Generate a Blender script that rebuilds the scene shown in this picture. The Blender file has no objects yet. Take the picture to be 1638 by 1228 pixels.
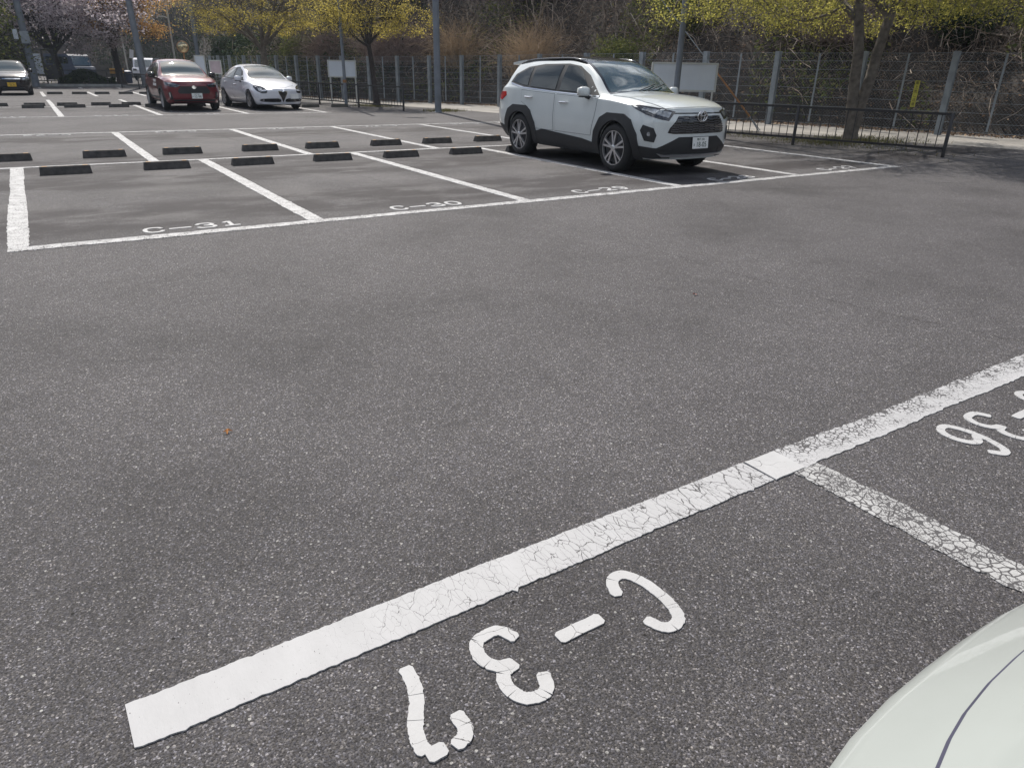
import bpy, bmesh, math, random
import numpy as np
from mathutils import Vector, Matrix
from mathutils.bvhtree import BVHTree

S = bpy.context.scene
COL = S.collection
R = math.radians
rng = np.random.default_rng(7)
random.seed(7)

# ------------------------------------------------------------ camera, sky, sun, exposure
CX, CY, CH = 0.2931, -6.9435, 1.4140
PITCH, ROLL, YAW, FPX = 0.4206, 0.0181, 0.578, 1126.996
cam = bpy.data.cameras.new('camera'); camo = bpy.data.objects.new('camera', cam); COL.objects.link(camo)
cam.sensor_fit = 'HORIZONTAL'; cam.sensor_width = 36.0; cam.lens = FPX / 1638 * 36
cam.clip_start = 0.05; cam.clip_end = 1000
fw = Vector((math.sin(YAW) * math.cos(PITCH), math.cos(YAW) * math.cos(PITCH), -math.sin(PITCH)))
rt = Vector((math.cos(YAW), -math.sin(YAW), 0)); up = rt.cross(fw)
rr = math.cos(ROLL) * rt + math.sin(ROLL) * up; uu = -math.sin(ROLL) * rt + math.cos(ROLL) * up
M4 = Matrix((rr, uu, -fw)).transposed().to_4x4(); M4.translation = (CX, CY, CH)
camo.matrix_world = M4
S.camera = camo

SUN_EL = R(50); SUN_AZ = math.atan2(0.21, 0.98)
W = bpy.data.worlds.new('World'); S.world = W; W.use_nodes = True
nt = W.node_tree; bg = nt.nodes['Background']
sky = nt.nodes.new('ShaderNodeTexSky'); sky.sky_type = 'NISHITA'; sky.sun_disc = False
sky.sun_elevation = SUN_EL; sky.sun_rotation = SUN_AZ; sky.air_density = 1.0; sky.dust_density = 1.6; sky.ozone_density = 1.2
tc = nt.nodes.new('ShaderNodeTexCoord'); mp = nt.nodes.new('ShaderNodeMapping'); mp.inputs['Scale'].default_value = (1, 1, 3.0)
nz = nt.nodes.new('ShaderNodeTexNoise'); nz.inputs['Scale'].default_value = 1.7; nz.inputs['Detail'].default_value = 6
nz.inputs['Roughness'].default_value = 0.6
cr = nt.nodes.new('ShaderNodeValToRGB'); cr.color_ramp.elements[0].position = 0.47; cr.color_ramp.elements[1].position = 0.68
mx = nt.nodes.new('ShaderNodeMix'); mx.data_type = 'RGBA'
nt.links.new(tc.outputs['Generated'], mp.inputs['Vector']); nt.links.new(mp.outputs[0], nz.inputs['Vector'])
nt.links.new(nz.outputs['Fac'], cr.inputs['Fac'])
nt.links.new(cr.outputs['Color'], mx.inputs[0]); nt.links.new(sky.outputs[0], mx.inputs[6]); mx.inputs[7].default_value = (22, 22.6, 23.6, 1)
nt.links.new(mx.outputs[2], bg.inputs['Color']); bg.inputs['Strength'].default_value = 0.085
sl = bpy.data.lights.new('sun', 'SUN'); sl.energy = 5.0; sl.angle = R(0.53); sl.color = (1.0, 0.94, 0.85)
so = bpy.data.objects.new('sun', sl); COL.objects.link(so)
sd = Vector((math.sin(SUN_AZ) * math.cos(SUN_EL), math.cos(SUN_AZ) * math.cos(SUN_EL), math.sin(SUN_EL)))
so.rotation_euler = sd.to_track_quat('Z', 'Y').to_euler()
S.view_settings.view_transform = 'Standard'; S.view_settings.look = 'None'
S.view_settings.exposure = 0.0; S.view_settings.gamma = 1.0; S.view_settings.use_curve_mapping = False

# ------------------------------------------------------------ helpers
def tag(o, label=None, cat=None, group=None, kind=None):
    if label: o['label'] = label
    if cat: o['category'] = cat
    if group: o['group'] = group
    if kind: o['kind'] = kind
    return o

def empty(name, loc=(0, 0, 0), rz=0.0, label=None, cat=None, group=None):
    o = bpy.data.objects.new(name, None); COL.objects.link(o)
    o.location = loc; o.rotation_euler = (0, 0, rz); o.empty_display_size = 0.1
    return tag(o, label, cat, group)

def link(name, me, mat=None, parent=None, smooth=False, sharp=None):
    o = bpy.data.objects.new(name, me); COL.objects.link(o)
    if mat is not None and not me.materials: me.materials.append(mat)
    if parent is not None: o.parent = parent
    if smooth or sharp:
        me.polygons.foreach_set('use_smooth', [True] * len(me.polygons))
        if sharp: me.set_sharp_from_angle(angle=R(sharp))
    return o

class MB:
    def __init__(s): s.v = []; s.f = []
    def add(s, v, f):
        n = len(s.v); s.v += [tuple(a) for a in v]; s.f += [tuple(i + n for i in g) for g in f]
    def box(s, c, d, rz=0.0, ax=None):
        hx, hy, hz = d[0] / 2, d[1] / 2, d[2] / 2
        P = [(x, y, z) for z in (-hz, hz) for y in (-hy, hy) for x in (-hx, hx)]
        if ax is not None: P = [tuple(ax @ Vector(p)) for p in P]
        ca, sa = math.cos(rz), math.sin(rz)
        P = [(c[0] + x * ca - y * sa, c[1] + x * sa + y * ca, c[2] + z) for x, y, z in P]
        s.add(P, [(0, 2, 3, 1), (4, 5, 7, 6), (0, 1, 5, 4), (2, 6, 7, 3), (0, 4, 6, 2), (1, 3, 7, 5)])
    def tube(s, pts, rad, n=8, cap=True):
        pts = [Vector(p) for p in pts]
        if not hasattr(rad, '__len__'): rad = [rad] * len(pts)
        prev = None; vs = []; fs = []
        for i, p in enumerate(pts):
            t = (pts[min(i + 1, len(pts) - 1)] - pts[max(i - 1, 0)])
            if t.length < 1e-9: t = Vector((0, 0, 1))
            t.normalize()
            if prev is None:
                a = t.orthogonal().normalized()
            else:
                a = (prev - t * prev.dot(t))
                a = a.normalized() if a.length > 1e-6 else t.orthogonal().normalized()
            prev = a; b = t.cross(a)
            for k in range(n):
                q = 2 * math.pi * k / n
                vs.append(p + (a * math.cos(q) + b * math.sin(q)) * rad[i])
        for i in range(len(pts) - 1):
            for k in range(n):
                k2 = (k + 1) % n
                fs.append((i * n + k, i * n + k2, (i + 1) * n + k2, (i + 1) * n + k))
        if cap:
            fs.append(tuple(range(n))[::-1]); fs.append(tuple((len(pts) - 1) * n + k for k in range(n)))
        s.add(vs, fs)
    def prism(s, poly, z0, z1):
        n = len(poly)
        s.add([(x, y, z0) for x, y in poly] + [(x, y, z1) for x, y in poly],
              [tuple(range(n))[::-1], tuple(range(n, 2 * n))] + [(i, (i + 1) % n, n + (i + 1) % n, n + i) for i in range(n)])
    def lathe(s, prof, n=32, axis='z', c=(0, 0, 0), closed=False):
        vs = []
        for r_, h_ in prof:
            for k in range(n):
                q = 2 * math.pi * k / n
                if axis == 'z': p = (r_ * math.cos(q), r_ * math.sin(q), h_)
                elif axis == 'x': p = (h_, r_ * math.cos(q), r_ * math.sin(q))
                else: p = (r_ * math.cos(q), h_, r_ * math.sin(q))
                vs.append((p[0] + c[0], p[1] + c[1], p[2] + c[2]))
        m = len(prof); fs = []
        for i in range(m if closed else m - 1):
            j = (i + 1) % m
            for k in range(n):
                k2 = (k + 1) % n
                fs.append((i * n + k, i * n + k2, j * n + k2, j * n + k))
        s.add(vs, fs)
    def mesh(s, name='mesh'):
        me = bpy.data.meshes.new(name); me.from_pydata(s.v, [], s.f); me.update()
        bm = bmesh.new(); bm.from_mesh(me); bmesh.ops.recalc_face_normals(bm, faces=bm.faces); bm.to_mesh(me); bm.free()
        return me
    def build(s, name, mat, parent=None, smooth=False, sharp=None):
        return link(name, s.mesh(name), mat, parent, smooth, sharp)

def quads_mesh(name, V):          # V: (N,4,3) array -> one mesh of N quads
    N = len(V); me = bpy.data.meshes.new(name)
    me.vertices.add(4 * N); me.vertices.foreach_set('co', V.reshape(-1).astype(np.float32))
    me.loops.add(4 * N); me.loops.foreach_set('vertex_index', np.arange(4 * N, dtype=np.int32))
    me.polygons.add(N); me.polygons.foreach_set('loop_start', np.arange(0, 4 * N, 4, dtype=np.int32))
    me.polygons.foreach_set('loop_total', np.full(N, 4, dtype=np.int32))
    me.update(calc_edges=True)
    return me

def leaf_quads(P, size, aspect=0.55, flat=0.0, rg=rng):
    N = len(P)
    sz = size * rg.uniform(0.6, 1.35, N)[:, None] if not hasattr(size, '__len__') else (size * rg.uniform(0.7, 1.3, N))[:, None]
    a = rg.normal(size=(N, 3)); a[:, 2] *= (1 - flat); a /= np.linalg.norm(a, axis=1)[:, None] + 1e-9
    b = rg.normal(size=(N, 3)); b[:, 2] *= (1 - flat); b -= (a * b).sum(1)[:, None] * a; b /= np.linalg.norm(b, axis=1)[:, None] + 1e-9
    n = np.cross(a, b) * 0.12
    q = np.stack([P - a * sz * .5, P + b * sz * .5 * aspect + n * sz, P + a * sz * .5, P - b * sz * .5 * aspect + n * sz], 1)
    return q

def noise3(P, seed=0, octs=4, f=1.0):      # cheap smooth pseudo noise from sines, ~[-1,1]
    rg = np.random.default_rng(seed); o = np.zeros(len(P)); amp = 1.0; tot = 0
    for k in range(octs):
        for j in range(3):
            d = rg.normal(size=P.shape[1]); d /= np.linalg.norm(d)
            o += amp * np.sin(P @ d * f * rg.uniform(.8, 1.25) * 2 + rg.uniform(0, 6.28)) / 3
        tot += amp * .6; amp *= .55; f *= 2.1
    return o / tot

# ------------------------------------------------------------ materials
def newmat(name):
    m = bpy.data.materials.new(name); m.use_nodes = True
    n = m.node_tree.nodes; return m, m.node_tree, n['Principled BSDF'], n['Material Output']
def N(t, ty, **kw):
    n = t.nodes.new(ty)
    for k, v in kw.items():
        if k.startswith('_'): setattr(n, k[1:], v)
        else: n.inputs[k.replace('__', ' ')].default_value = v
    return n
def mixc(t, fac, a, b, mode='MIX'):
    m = t.nodes.new('ShaderNodeMix'); m.data_type = 'RGBA'; m.blend_type = mode
    for i, v in ((0, fac), (6, a), (7, b)):
        if hasattr(v, 'links') or isinstance(v, bpy.types.NodeSocket): t.links.new(v, m.inputs[i])
        elif i == 0: m.inputs[0].default_value = v
        else: m.inputs[i].default_value = tuple(v) + ((1,) if len(v) == 3 else ())
    return m.outputs[2]
def ramp(t, src, stops):
    r_ = t.nodes.new('ShaderNodeValToRGB'); e = r_.color_ramp.elements
    while len(e) < len(stops): e.new(0.5)
    for q, (p, c) in zip(e, stops):
        q.position = p; q.color = (c, c, c, 1) if not hasattr(c, '__len__') else tuple(c) + (1,)
    t.links.new(src, r_.inputs['Fac']); return r_.outputs['Color']
def math_(t, op, a, b=None, clamp=False):
    m = t.nodes.new('ShaderNodeMath'); m.operation = op; m.use_clamp = clamp
    for i, v in ((0, a), (1, b)):
        if v is None: continue
        if isinstance(v, bpy.types.NodeSocket): t.links.new(v, m.inputs[i])
        else: m.inputs[i].default_value = v
    return m.outputs[0]
def coords(t, scale=(1, 1, 1), kind='Object'):
    c = t.nodes.new('ShaderNodeTexCoord'); m = t.nodes.new('ShaderNodeMapping'); m.inputs['Scale'].default_value = scale
    t.links.new(c.outputs[kind], m.inputs[0]); return m.outputs[0]

def simple(name, col, rough=0.5, metal=0.0, var=0.12, scale=6.0, bump=0.0, coat=0.0, spec=None):
    m, t, b, o = newmat(name)
    b.inputs['Roughness'].default_value = rough; b.inputs['Metallic'].default_value = metal
    if coat: b.inputs['Coat Weight'].default_value = coat; b.inputs['Coat Roughness'].default_value = 0.03
    if spec is not None: b.inputs['Specular IOR Level'].default_value = spec
    n = N(t, 'ShaderNodeTexNoise', Scale=scale, Detail=5.0); t.links.new(coords(t), n.inputs['Vector'])
    f = ramp(t, n.outputs['Fac'], [(0.3, 1 - var), (0.7, 1 + var)])
    # ramps clamp above 1: scale the base a little instead
    c = mixc(t, 1.0, tuple(min(1, x * (1 + var)) for x in col), ramp(t, n.outputs['Fac'], [(0.3, (1 - var) / (1 + var)), (0.7, 1.0)]), 'MULTIPLY')
    t.links.new(c, b.inputs['Base Color'])
    if bump:
        bp = N(t, 'ShaderNodeBump', Strength=bump, Distance=0.01); n2 = N(t, 'ShaderNodeTexNoise', Scale=scale * 8, Detail=4.0)
        t.links.new(coords(t), n2.inputs['Vector']); t.links.new(n2.outputs['Fac'], bp.inputs['Height']); t.links.new(bp.outputs[0], b.inputs['Normal'])
    return m

def foliage(name, cols, rough=0.55, trans=0.35, gain=1.45):
    cols = [tuple(min(.85, x * gain) for x in c) for c in cols]; rough = .85
    m, t, b, o = newmat(name)
    g = t.nodes.new('ShaderNodeNewGeometry')
    r_ = t.nodes.new('ShaderNodeValToRGB'); e = r_.color_ramp.elements
    while len(e) < len(cols): e.new(.5)
    for i, (q, c) in enumerate(zip(e, cols)): q.position = i / (len(cols) - 1); q.color = tuple(c) + (1,)
    t.links.new(g.outputs['Random Per Island'], r_.inputs['Fac'])
    n = N(t, 'ShaderNodeTexNoise', Scale=0.9, Detail=3.0); t.links.new(coords(t), n.inputs['Vector'])
    c = mixc(t, 1.0, r_.outputs['Color'], ramp(t, n.outputs['Fac'], [(0.35, 0.75), (0.65, 1.0)]), 'MULTIPLY')
    t.links.new(c, b.inputs['Base Color']); b.inputs['Roughness'].default_value = rough
    b.inputs['Specular IOR Level'].default_value = 0.08
    if trans:
        tr = t.nodes.new('ShaderNodeBsdfTranslucent'); t.links.new(c, tr.inputs['Color'])
        ms = t.nodes.new('ShaderNodeMixShader'); ms.inputs[0].default_value = trans
        t.links.new(b.outputs[0], ms.inputs[1]); t.links.new(tr.outputs[0], ms.inputs[2]); t.links.new(ms.outputs[0], o.inputs['Surface'])
    return m

def asphalt_nodes(t, base=0.116, far=False):
    """colour socket, height socket"""
    co = coords(t)
    vo = N(t, 'ShaderNodeTexVoronoi', Scale=215.0); t.links.new(co, vo.inputs['Vector'])
    sep = t.nodes.new('ShaderNodeSeparateColor'); t.links.new(vo.outputs['Color'], sep.inputs[0])
    v2 = N(t, 'ShaderNodeTexVoronoi', Scale=80.0); t.links.new(co, v2.inputs['Vector'])
    s2 = t.nodes.new('ShaderNodeSeparateColor'); t.links.new(v2.outputs['Color'], s2.inputs[0])
    stone = ramp(t, sep.outputs[0], [(0.0, base * .55), (0.35, base * .80), (0.72, base * 1.15), (0.93, base * 1.8), (1.0, base * 3.8)])
    tint = ramp(t, sep.outputs[1], [(0.0, (0.90, 0.88, 1.0)), (0.5, (1, 0.95, 0.99)), (1.0, (1.0, 0.925, 0.88))])
    c = mixc(t, 1.0, stone, tint, 'MULTIPLY')
    # sparse large pale stones, round
    inner = math_(t, 'LESS_THAN', v2.outputs['Distance'], 0.33)
    pick = math_(t, 'GREATER_THAN', s2.outputs[0], 0.975)
    c = mixc(t, math_(t, 'MULTIPLY', math_(t, 'MULTIPLY', inner, pick), 0.9), c, (0.52, 0.51, 0.49))
    # pits between stones
    n1 = N(t, 'ShaderNodeTexNoise', Scale=190.0, Detail=3.0); t.links.new(co, n1.inputs['Vector'])
    c = mixc(t, 1.0, c, ramp(t, n1.outputs['Fac'], [(0.36, 0.4), (0.52, 1.0)]), 'MULTIPLY')
    # broad weathering
    n2 = N(t, 'ShaderNodeTexNoise', Scale=0.55, Detail=6.0, Roughness=0.62); t.links.new(co, n2.inputs['Vector'])
    c = mixc(t, 1.0, c, ramp(t, n2.outputs['Fac'], [(0.33, 0.60), (0.5, 0.86), (0.66, 1.0)]), 'MULTIPLY')
    # small dark pits
    v9 = N(t, 'ShaderNodeTexVoronoi', Scale=9.0); t.links.new(co, v9.inputs['Vector']); s9 = t.nodes.new('ShaderNodeSeparateColor'); t.links.new(v9.outputs['Color'], s9.inputs[0])
    c = mixc(t, math_(t, 'MULTIPLY', math_(t, 'LESS_THAN', v9.outputs['Distance'], 0.045), math_(t, 'GREATER_THAN', s9.outputs[0], 0.55)), c, (0.012, 0.011, 0.011))
    n3 = N(t, 'ShaderNodeTexNoise', Scale=7.0, Detail=5.0, Roughness=0.7); t.links.new(co, n3.inputs['Vector'])
    c = mixc(t, 1.0, c, ramp(t, n3.outputs['Fac'], [(0.3, 0.84), (0.7, 1.0)]), 'MULTIPLY')
    h = math_(t, 'ADD', math_(t, 'MULTIPLY', vo.outputs['Distance'], -0.5), math_(t, 'MULTIPLY', n1.outputs['Fac'], 0.9))
    return c, h, co

def mat_asphalt():
    m, t, b, o = newmat('asphalt')
    c, h, co = asphalt_nodes(t)
    # dark tyre and oil stains inside the bays (they run across the bays, near the stops and near the numbers)
    mp_ = t.nodes.new('ShaderNodeSeparateXYZ'); t.links.new(co, mp_.inputs[0])
    def band(y0, hw):
        d = math_(t, 'ABSOLUTE', math_(t, 'SUBTRACT', mp_.outputs['Y'], y0))
        return ramp(t, math_(t, 'DIVIDE', d, hw * 2), [(0.0, 1.0), (0.32, 0.9), (0.5, 0.0)])
    n_p = N(t, 'ShaderNodeTexNoise', Scale=0.8, Detail=4.0); t.links.new(coords(t, (1, 1, 3)), n_p.inputs['Vector'])
    ns = N(t, 'ShaderNodeTexNoise', Scale=1.1, Detail=5.0, Roughness=0.6)
    cs = coords(t, (0.8, 1.6, 1)); t.links.new(cs, ns.inputs['Vector'])
    nm = ramp(t, ns.outputs['Fac'], [(0.40, 0.0), (0.53, 1.0)])
    tot = None
    for y0, hw in ((1.1, 0.9), (5.6, 1.2), (3.7, 0.8), (9.9, 0.8), (20.6, 1.2), (22.6, 1.0)):
        s = band(y0, hw); tot = s if tot is None else math_(t, 'MAXIMUM', tot, s)
    bayz = band(2.8, 2.9); bay2 = band(9.0, 2.6); pl = math_(t, 'MULTIPLY', math_(t, 'MAXIMUM', bayz, bay2), ramp(t, n_p.outputs['Fac'], [(0.45, 0.0), (0.6, 1.0)]))
    c = mixc(t, math_(t, 'MULTIPLY', pl, 0.20), c, (0.20, 0.19, 0.185))
    c = mixc(t, math_(t, 'MULTIPLY', math_(t, 'MULTIPLY', tot, nm), 0.80), c, (0.030, 0.026, 0.028))
    t.links.new(c, b.inputs['Base Color'])
    b.inputs['Roughness'].default_value = 0.80; b.inputs['Specular IOR Level'].default_value = 0.26
    bp = N(t, 'ShaderNodeBump', Strength=0.75, Distance=0.004); t.links.new(h, bp.inputs['Height']); t.links.new(bp.outputs[0], b.inputs['Normal'])
    return m

def mat_paint(name, wear_scale, wear, fine=0.0, col=(0.45, 0.45, 0.46), aniso=(1, 1, 1), xr=None, edge=None, lo=0.38, hi=0.66):
    """road paint: cracked away (see-through) where two crack networks say so"""
    m, t, b, o = newmat(name)
    co = coords(t, aniso)
    nd = N(t, 'ShaderNodeTexNoise', Scale=22.0, Detail=4.0); t.links.new(co, nd.inputs['Vector'])
    add = t.nodes.new('ShaderNodeVectorMath'); add.operation = 'ADD'
    sc = t.nodes.new('ShaderNodeVectorMath'); sc.operation = 'SCALE'; sc.inputs['Scale'].default_value = 0.028
    t.links.new(nd.outputs['Color'], sc.inputs[0]); t.links.new(co, add.inputs[0]); t.links.new(sc.outputs[0], add.inputs[1])
    v = N(t, 'ShaderNodeTexVoronoi', Scale=wear_scale, _feature='DISTANCE_TO_EDGE'); t.links.new(add.outputs[0], v.inputs['Vector'])
    n = N(t, 'ShaderNodeTexNoise', Scale=3.2, Detail=4.0); t.links.new(co, n.inputs['Vector'])
    wid = math_(t, 'MULTIPLY', ramp(t, n.outputs['Fac'], [(lo, 0.0), (hi, 1.0)]), wear)
    sx = t.nodes.new('ShaderNodeSeparateXYZ'); t.links.new(coords(t), sx.inputs[0]); k1 = None
    def lin(src, a, b):
        mr = t.nodes.new('ShaderNodeMapRange'); mr.inputs[1].default_value = a; mr.inputs[2].default_value = b; mr.clamp = True; t.links.new(src, mr.inputs[0]); return mr.outputs[0]
    if xr: k1 = lin(sx.outputs['X'], *xr)
    if edge: k2 = lin(sx.outputs['Y'], *edge); k1 = k2 if k1 is None else math_(t, 'MULTIPLY', k1, k2)
    if k1 is not None: wid = math_(t, 'MULTIPLY', wid, k1)
    hole = math_(t, 'LESS_THAN', v.outputs['Distance'], wid)
    if fine:
        v2 = N(t, 'ShaderNodeTexVoronoi', Scale=wear_scale * 3.1, _feature='DISTANCE_TO_EDGE'); t.links.new(add.outputs[0], v2.inputs['Vector'])
        n4 = N(t, 'ShaderNodeTexNoise', Scale=9.0, Detail=5.0); t.links.new(co, n4.inputs['Vector'])
        w2 = math_(t, 'MULTIPLY', ramp(t, n4.outputs['Fac'], [(0.36, 0.0), (0.62, 1.0)]), fine)
        if k1 is not None: w2 = math_(t, 'MULTIPLY', w2, k1)
        hole = math_(t, 'MAXIMUM', hole, math_(t, 'LESS_THAN', v2.outputs['Distance'], w2))
    n5 = N(t, 'ShaderNodeTexNoise', Scale=160.0, Detail=2.0); t.links.new(co, n5.inputs['Vector'])
    hole = math_(t, 'MAXIMUM', hole, math_(t, 'GREATER_THAN', n5.outputs['Fac'], 0.735))
    n6 = N(t, 'ShaderNodeTexNoise', Scale=5.0, Detail=6.0, Roughness=0.7); t.links.new(co, n6.inputs['Vector'])
    c = mixc(t, 1.0, col, ramp(t, n6.outputs['Fac'], [(0.3, 0.86), (0.7, 1.0)]), 'MULTIPLY')
    c = mixc(t, hole, c, (0.085, 0.082, 0.085))
    t.links.new(c, b.inputs['Base Color']); b.inputs['Roughness'].default_value = 0.65; b.inputs['Specular IOR Level'].default_value = 0.3
    n7 = N(t, 'ShaderNodeTexNoise', Scale=110.0, Detail=3.0); t.links.new(co, n7.inputs['Vector'])
    bp = N(t, 'ShaderNodeBump', Strength=0.35, Distance=0.002); t.links.new(n7.outputs['Fac'], bp.inputs['Height']); t.links.new(bp.outputs[0], b.inputs['Normal'])
    return m

def mat_carpaint(name, col, flake=0.0, rough=0.28):
    m, t, b, o = newmat(name)
    b.inputs['Base Color'].default_value = tuple(col) + (1,); b.inputs['Roughness'].default_value = rough
    b.inputs['Metallic'].default_value = flake
    b.inputs['Coat Weight'].default_value = 1.0; b.inputs['Coat Roughness'].default_value = 0.03
    n = N(t, 'ShaderNodeTexNoise', Scale=3.0, Detail=6.0); t.links.new(coords(t), n.inputs['Vector'])
    c = mixc(t, 1.0, tuple(col), ramp(t, n.outputs['Fac'], [(0.3, 0.93), (0.7, 1.0)]), 'MULTIPLY'); t.links.new(c, b.inputs['Base Color'])
    bp = N(t, 'ShaderNodeBump', Strength=0.02, Distance=0.01); t.links.new(n.outputs['Fac'], bp.inputs['Height']); t.links.new(bp.outputs[0], b.inputs['Coat Normal'])
    return m

def mat_glass(name, col=(0.012, 0.02, 0.02), ior=1.9):
    m, t, b, o = newmat(name)
    n = N(t, 'ShaderNodeTexNoise', Scale=5.0, Detail=3.0); t.links.new(coords(t), n.inputs['Vector'])
    c = mixc(t, n.outputs['Fac'], tuple(x * .6 for x in col), tuple(col)); t.links.new(c, b.inputs['Base Color'])
    b.inputs['Roughness'].default_value = 0.03; b.inputs['IOR'].default_value = ior; b.inputs['Specular IOR Level'].default_value = 0.75
    b.inputs['Coat Weight'].default_value = 0.5 if ior > 1.6 else 0.0; b.inputs['Coat Roughness'].default_value = 0.02
    return m

M = {}
M['asphalt'] = mat_asphalt()
M['paint_near'] = mat_paint('thermoplastic_line_paint', 10.0, 0.026, 0.060, xr=(0.6, 2.6), lo=.34, hi=.6, aniso=(1.5, .62, 1))
M['paint_crackle'] = mat_paint('crackled_line_paint', 34.0, 0.085, 0.11, col=(0.46, 0.46, 0.46), lo=.1, hi=.5)
M['paint_right'] = mat_paint('upper_edge_worn_line_paint', 14.0, 0.03, 0.20, edge=(-5.57, -5.40), lo=.2, hi=.5)
M['paint_mid'] = mat_paint('worn_line_paint', 14.0, 0.03, 0.10, col=(0.50, 0.50, 0.505))
M['paint_far'] = mat_paint('bay_line_paint', 14.0, 0.022, 0.07, col=(0.52, 0.52, 0.525))
M['paint_text'] = mat_paint('number_paint', 7.0, 0.007, 0.0, col=(0.47, 0.47, 0.475))
M['rubber'] = simple('black_rubber', (0.060, 0.055, 0.052), 0.68, var=0.45, scale=12, bump=0.4)
M['rubber_grey'] = simple('faded_rubber', (0.075, 0.07, 0.062), 0.75, var=0.3, scale=12, bump=0.4)
M['reflector'] = simple('amber_reflector', (0.42, 0.22, 0.06), 0.45)
M['tyre'] = simple('tyre_rubber', (0.018, 0.018, 0.019), 0.8, var=0.2, scale=20, bump=0.3)
M['pearl'] = mat_carpaint('pearl_white_paint', (0.66, 0.70, 0.70), 0.0, 0.3)
M['silver_white'] = mat_carpaint('silvery_white_paint', (0.72, 0.74, 0.80), 0.0, 0.3)
M['red'] = mat_carpaint('red_mica_paint', (0.15, 0.005, 0.013), 0.15, 0.32)
M['blackpaint'] = mat_carpaint('black_pearl_paint', (0.012, 0.010, 0.013), 0.1, 0.25)
M['blackgloss'] = mat_carpaint('gloss_black', (0.008, 0.008, 0.009), 0.0, 0.15)
M['cladding'] = simple('black_plastic_cladding', (0.022, 0.023, 0.026), 0.55, var=0.15, scale=9, bump=0.15)
M['gap'] = simple('shut_line_shadow_gap', (0.045, 0.045, 0.08), 0.6)
M['glass'] = mat_glass('car_glass', ior=1.45)
M['screen'] = mat_glass('windscreen_glass', (0.025, 0.06, 0.065))
M['lamp'] = simple('lamp_lens', (0.30, 0.32, 0.34), 0.06, metal=0.55, var=0.5, scale=14, coat=1.0)
M['lampdark'] = simple('lamp_housing', (0.035, 0.037, 0.045), 0.12, metal=0.3, var=0.4, scale=12, coat=1.0)
M['redlamp'] = simple('tail_lamp', (0.5, 0.01, 0.015), 0.1, coat=1.0)
M['chrome'] = simple('chrome', (0.75, 0.75, 0.76), 0.12, metal=1.0, var=0.03)
M['alloy'] = simple('machined_alloy', (0.66, 0.66, 0.68), 0.34, metal=0.9, var=0.1)
M['darkalloy'] = simple('dark_wheel_barrel', (0.03, 0.03, 0.033), 0.45, metal=0.5)
M['plate'] = simple('white_number_plate', (0.78, 0.79, 0.78), 0.4, var=0.03)
M['plate_yellow'] = simple('yellow_number_plate', (0.72, 0.45, 0.03), 0.4, var=0.05)
M['green_ink'] = simple('dark_green_ink', (0.015, 0.05, 0.03), 0.5)
M['black_ink'] = simple('black_ink', (0.01, 0.01, 0.01), 0.5)
M['white_sticker'] = simple('white_lettering', (0.75, 0.75, 0.75), 0.4)
M['galv'] = simple('galvanised_steel', (0.27, 0.30, 0.33), 0.5, metal=0.35, var=0.2, scale=5, bump=0.1)
M['galvdark'] = simple('grille_grey', (0.10, 0.10, 0.11), 0.35, metal=0.4)
M['polegrey'] = simple('grey_painted_pole', (0.16, 0.18, 0.21), 0.55, var=0.18, scale=3, bump=0.1)
M['concrete'] = simple('weathered_concrete', (0.30, 0.30, 0.29), 0.85, var=0.25, scale=4, bump=0.4)
M['path'] = simple('pale_path_paving', (0.27, 0.255, 0.235), 0.9, var=0.25, scale=1.6, bump=0.35)
M['railing'] = simple('dark_brown_railing_paint', (0.022, 0.020, 0.022), 0.4, var=0.2, scale=10)
M['board'] = simple('white_board_face', (0.66, 0.71, 0.78), 0.35, var=0.06, scale=2)
M['boardframe'] = simple('pale_board_frame', (0.55, 0.56, 0.54), 0.45, var=0.1)
M['pinkboard'] = simple('faded_pink_board', (0.48, 0.40, 0.44), 0.5, var=0.15, scale=3)
M['orange'] = simple('faded_orange_sleeve', (0.30, 0.14, 0.05), 0.6, var=0.3, scale=5)
M['yellow'] = simple('yellow_sign', (0.48, 0.45, 0.07), 0.5, var=0.2)
M['bark'] = simple('grey_brown_bark', (0.14, 0.12, 0.10), 0.9, var=0.4, scale=9, bump=0.9)
M['darkbark'] = simple('dark_bark', (0.045, 0.036, 0.034), 0.9, var=0.35, scale=8, bump=0.9)
M['wood'] = simple('dead_wood', (0.22, 0.185, 0.15), 0.9, var=0.35, scale=9, bump=0.5)
M['soil'] = simple('dark_forest_soil', (0.040, 0.032, 0.026), 0.95, var=0.4, scale=1.2, bump=0.8)
M['stone'] = simple('mossy_dark_stone', (0.085, 0.088, 0.085), 0.9, var=0.4, scale=2.5, bump=0.8)
M['mirrorface'] = simple('curved_mirror_face', (0.55, 0.45, 0.28), 0.12, metal=0.85, var=0.3, scale=3)
M['bluebin'] = simple('blue_plastic', (0.04, 0.07, 0.16), 0.5)
M['yellowplastic'] = simple('yellow_plastic', (0.65, 0.36, 0.04), 0.5)
M['darkblue'] = simple('dark_blue_van_paint', (0.03, 0.045, 0.08), 0.6)
M['deadleaf'] = simple('dead_orange_leaf', (0.45, 0.20, 0.06), 0.6, var=0.3, scale=60)
M['redleaf'] = simple('dead_red_leaf', (0.20, 0.04, 0.02), 0.6, var=0.3, scale=60)
M['crack'] = simple('crack_filler', (0.038, 0.034, 0.034), 0.95, var=0.3)
F = {}
F['yg'] = foliage('spring_yellow_green_leaves', [(0.36, 0.29, 0.06), (0.50, 0.41, 0.10), (0.26, 0.22, 0.06), (0.58, 0.48, 0.14)], trans=0.6)
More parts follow.
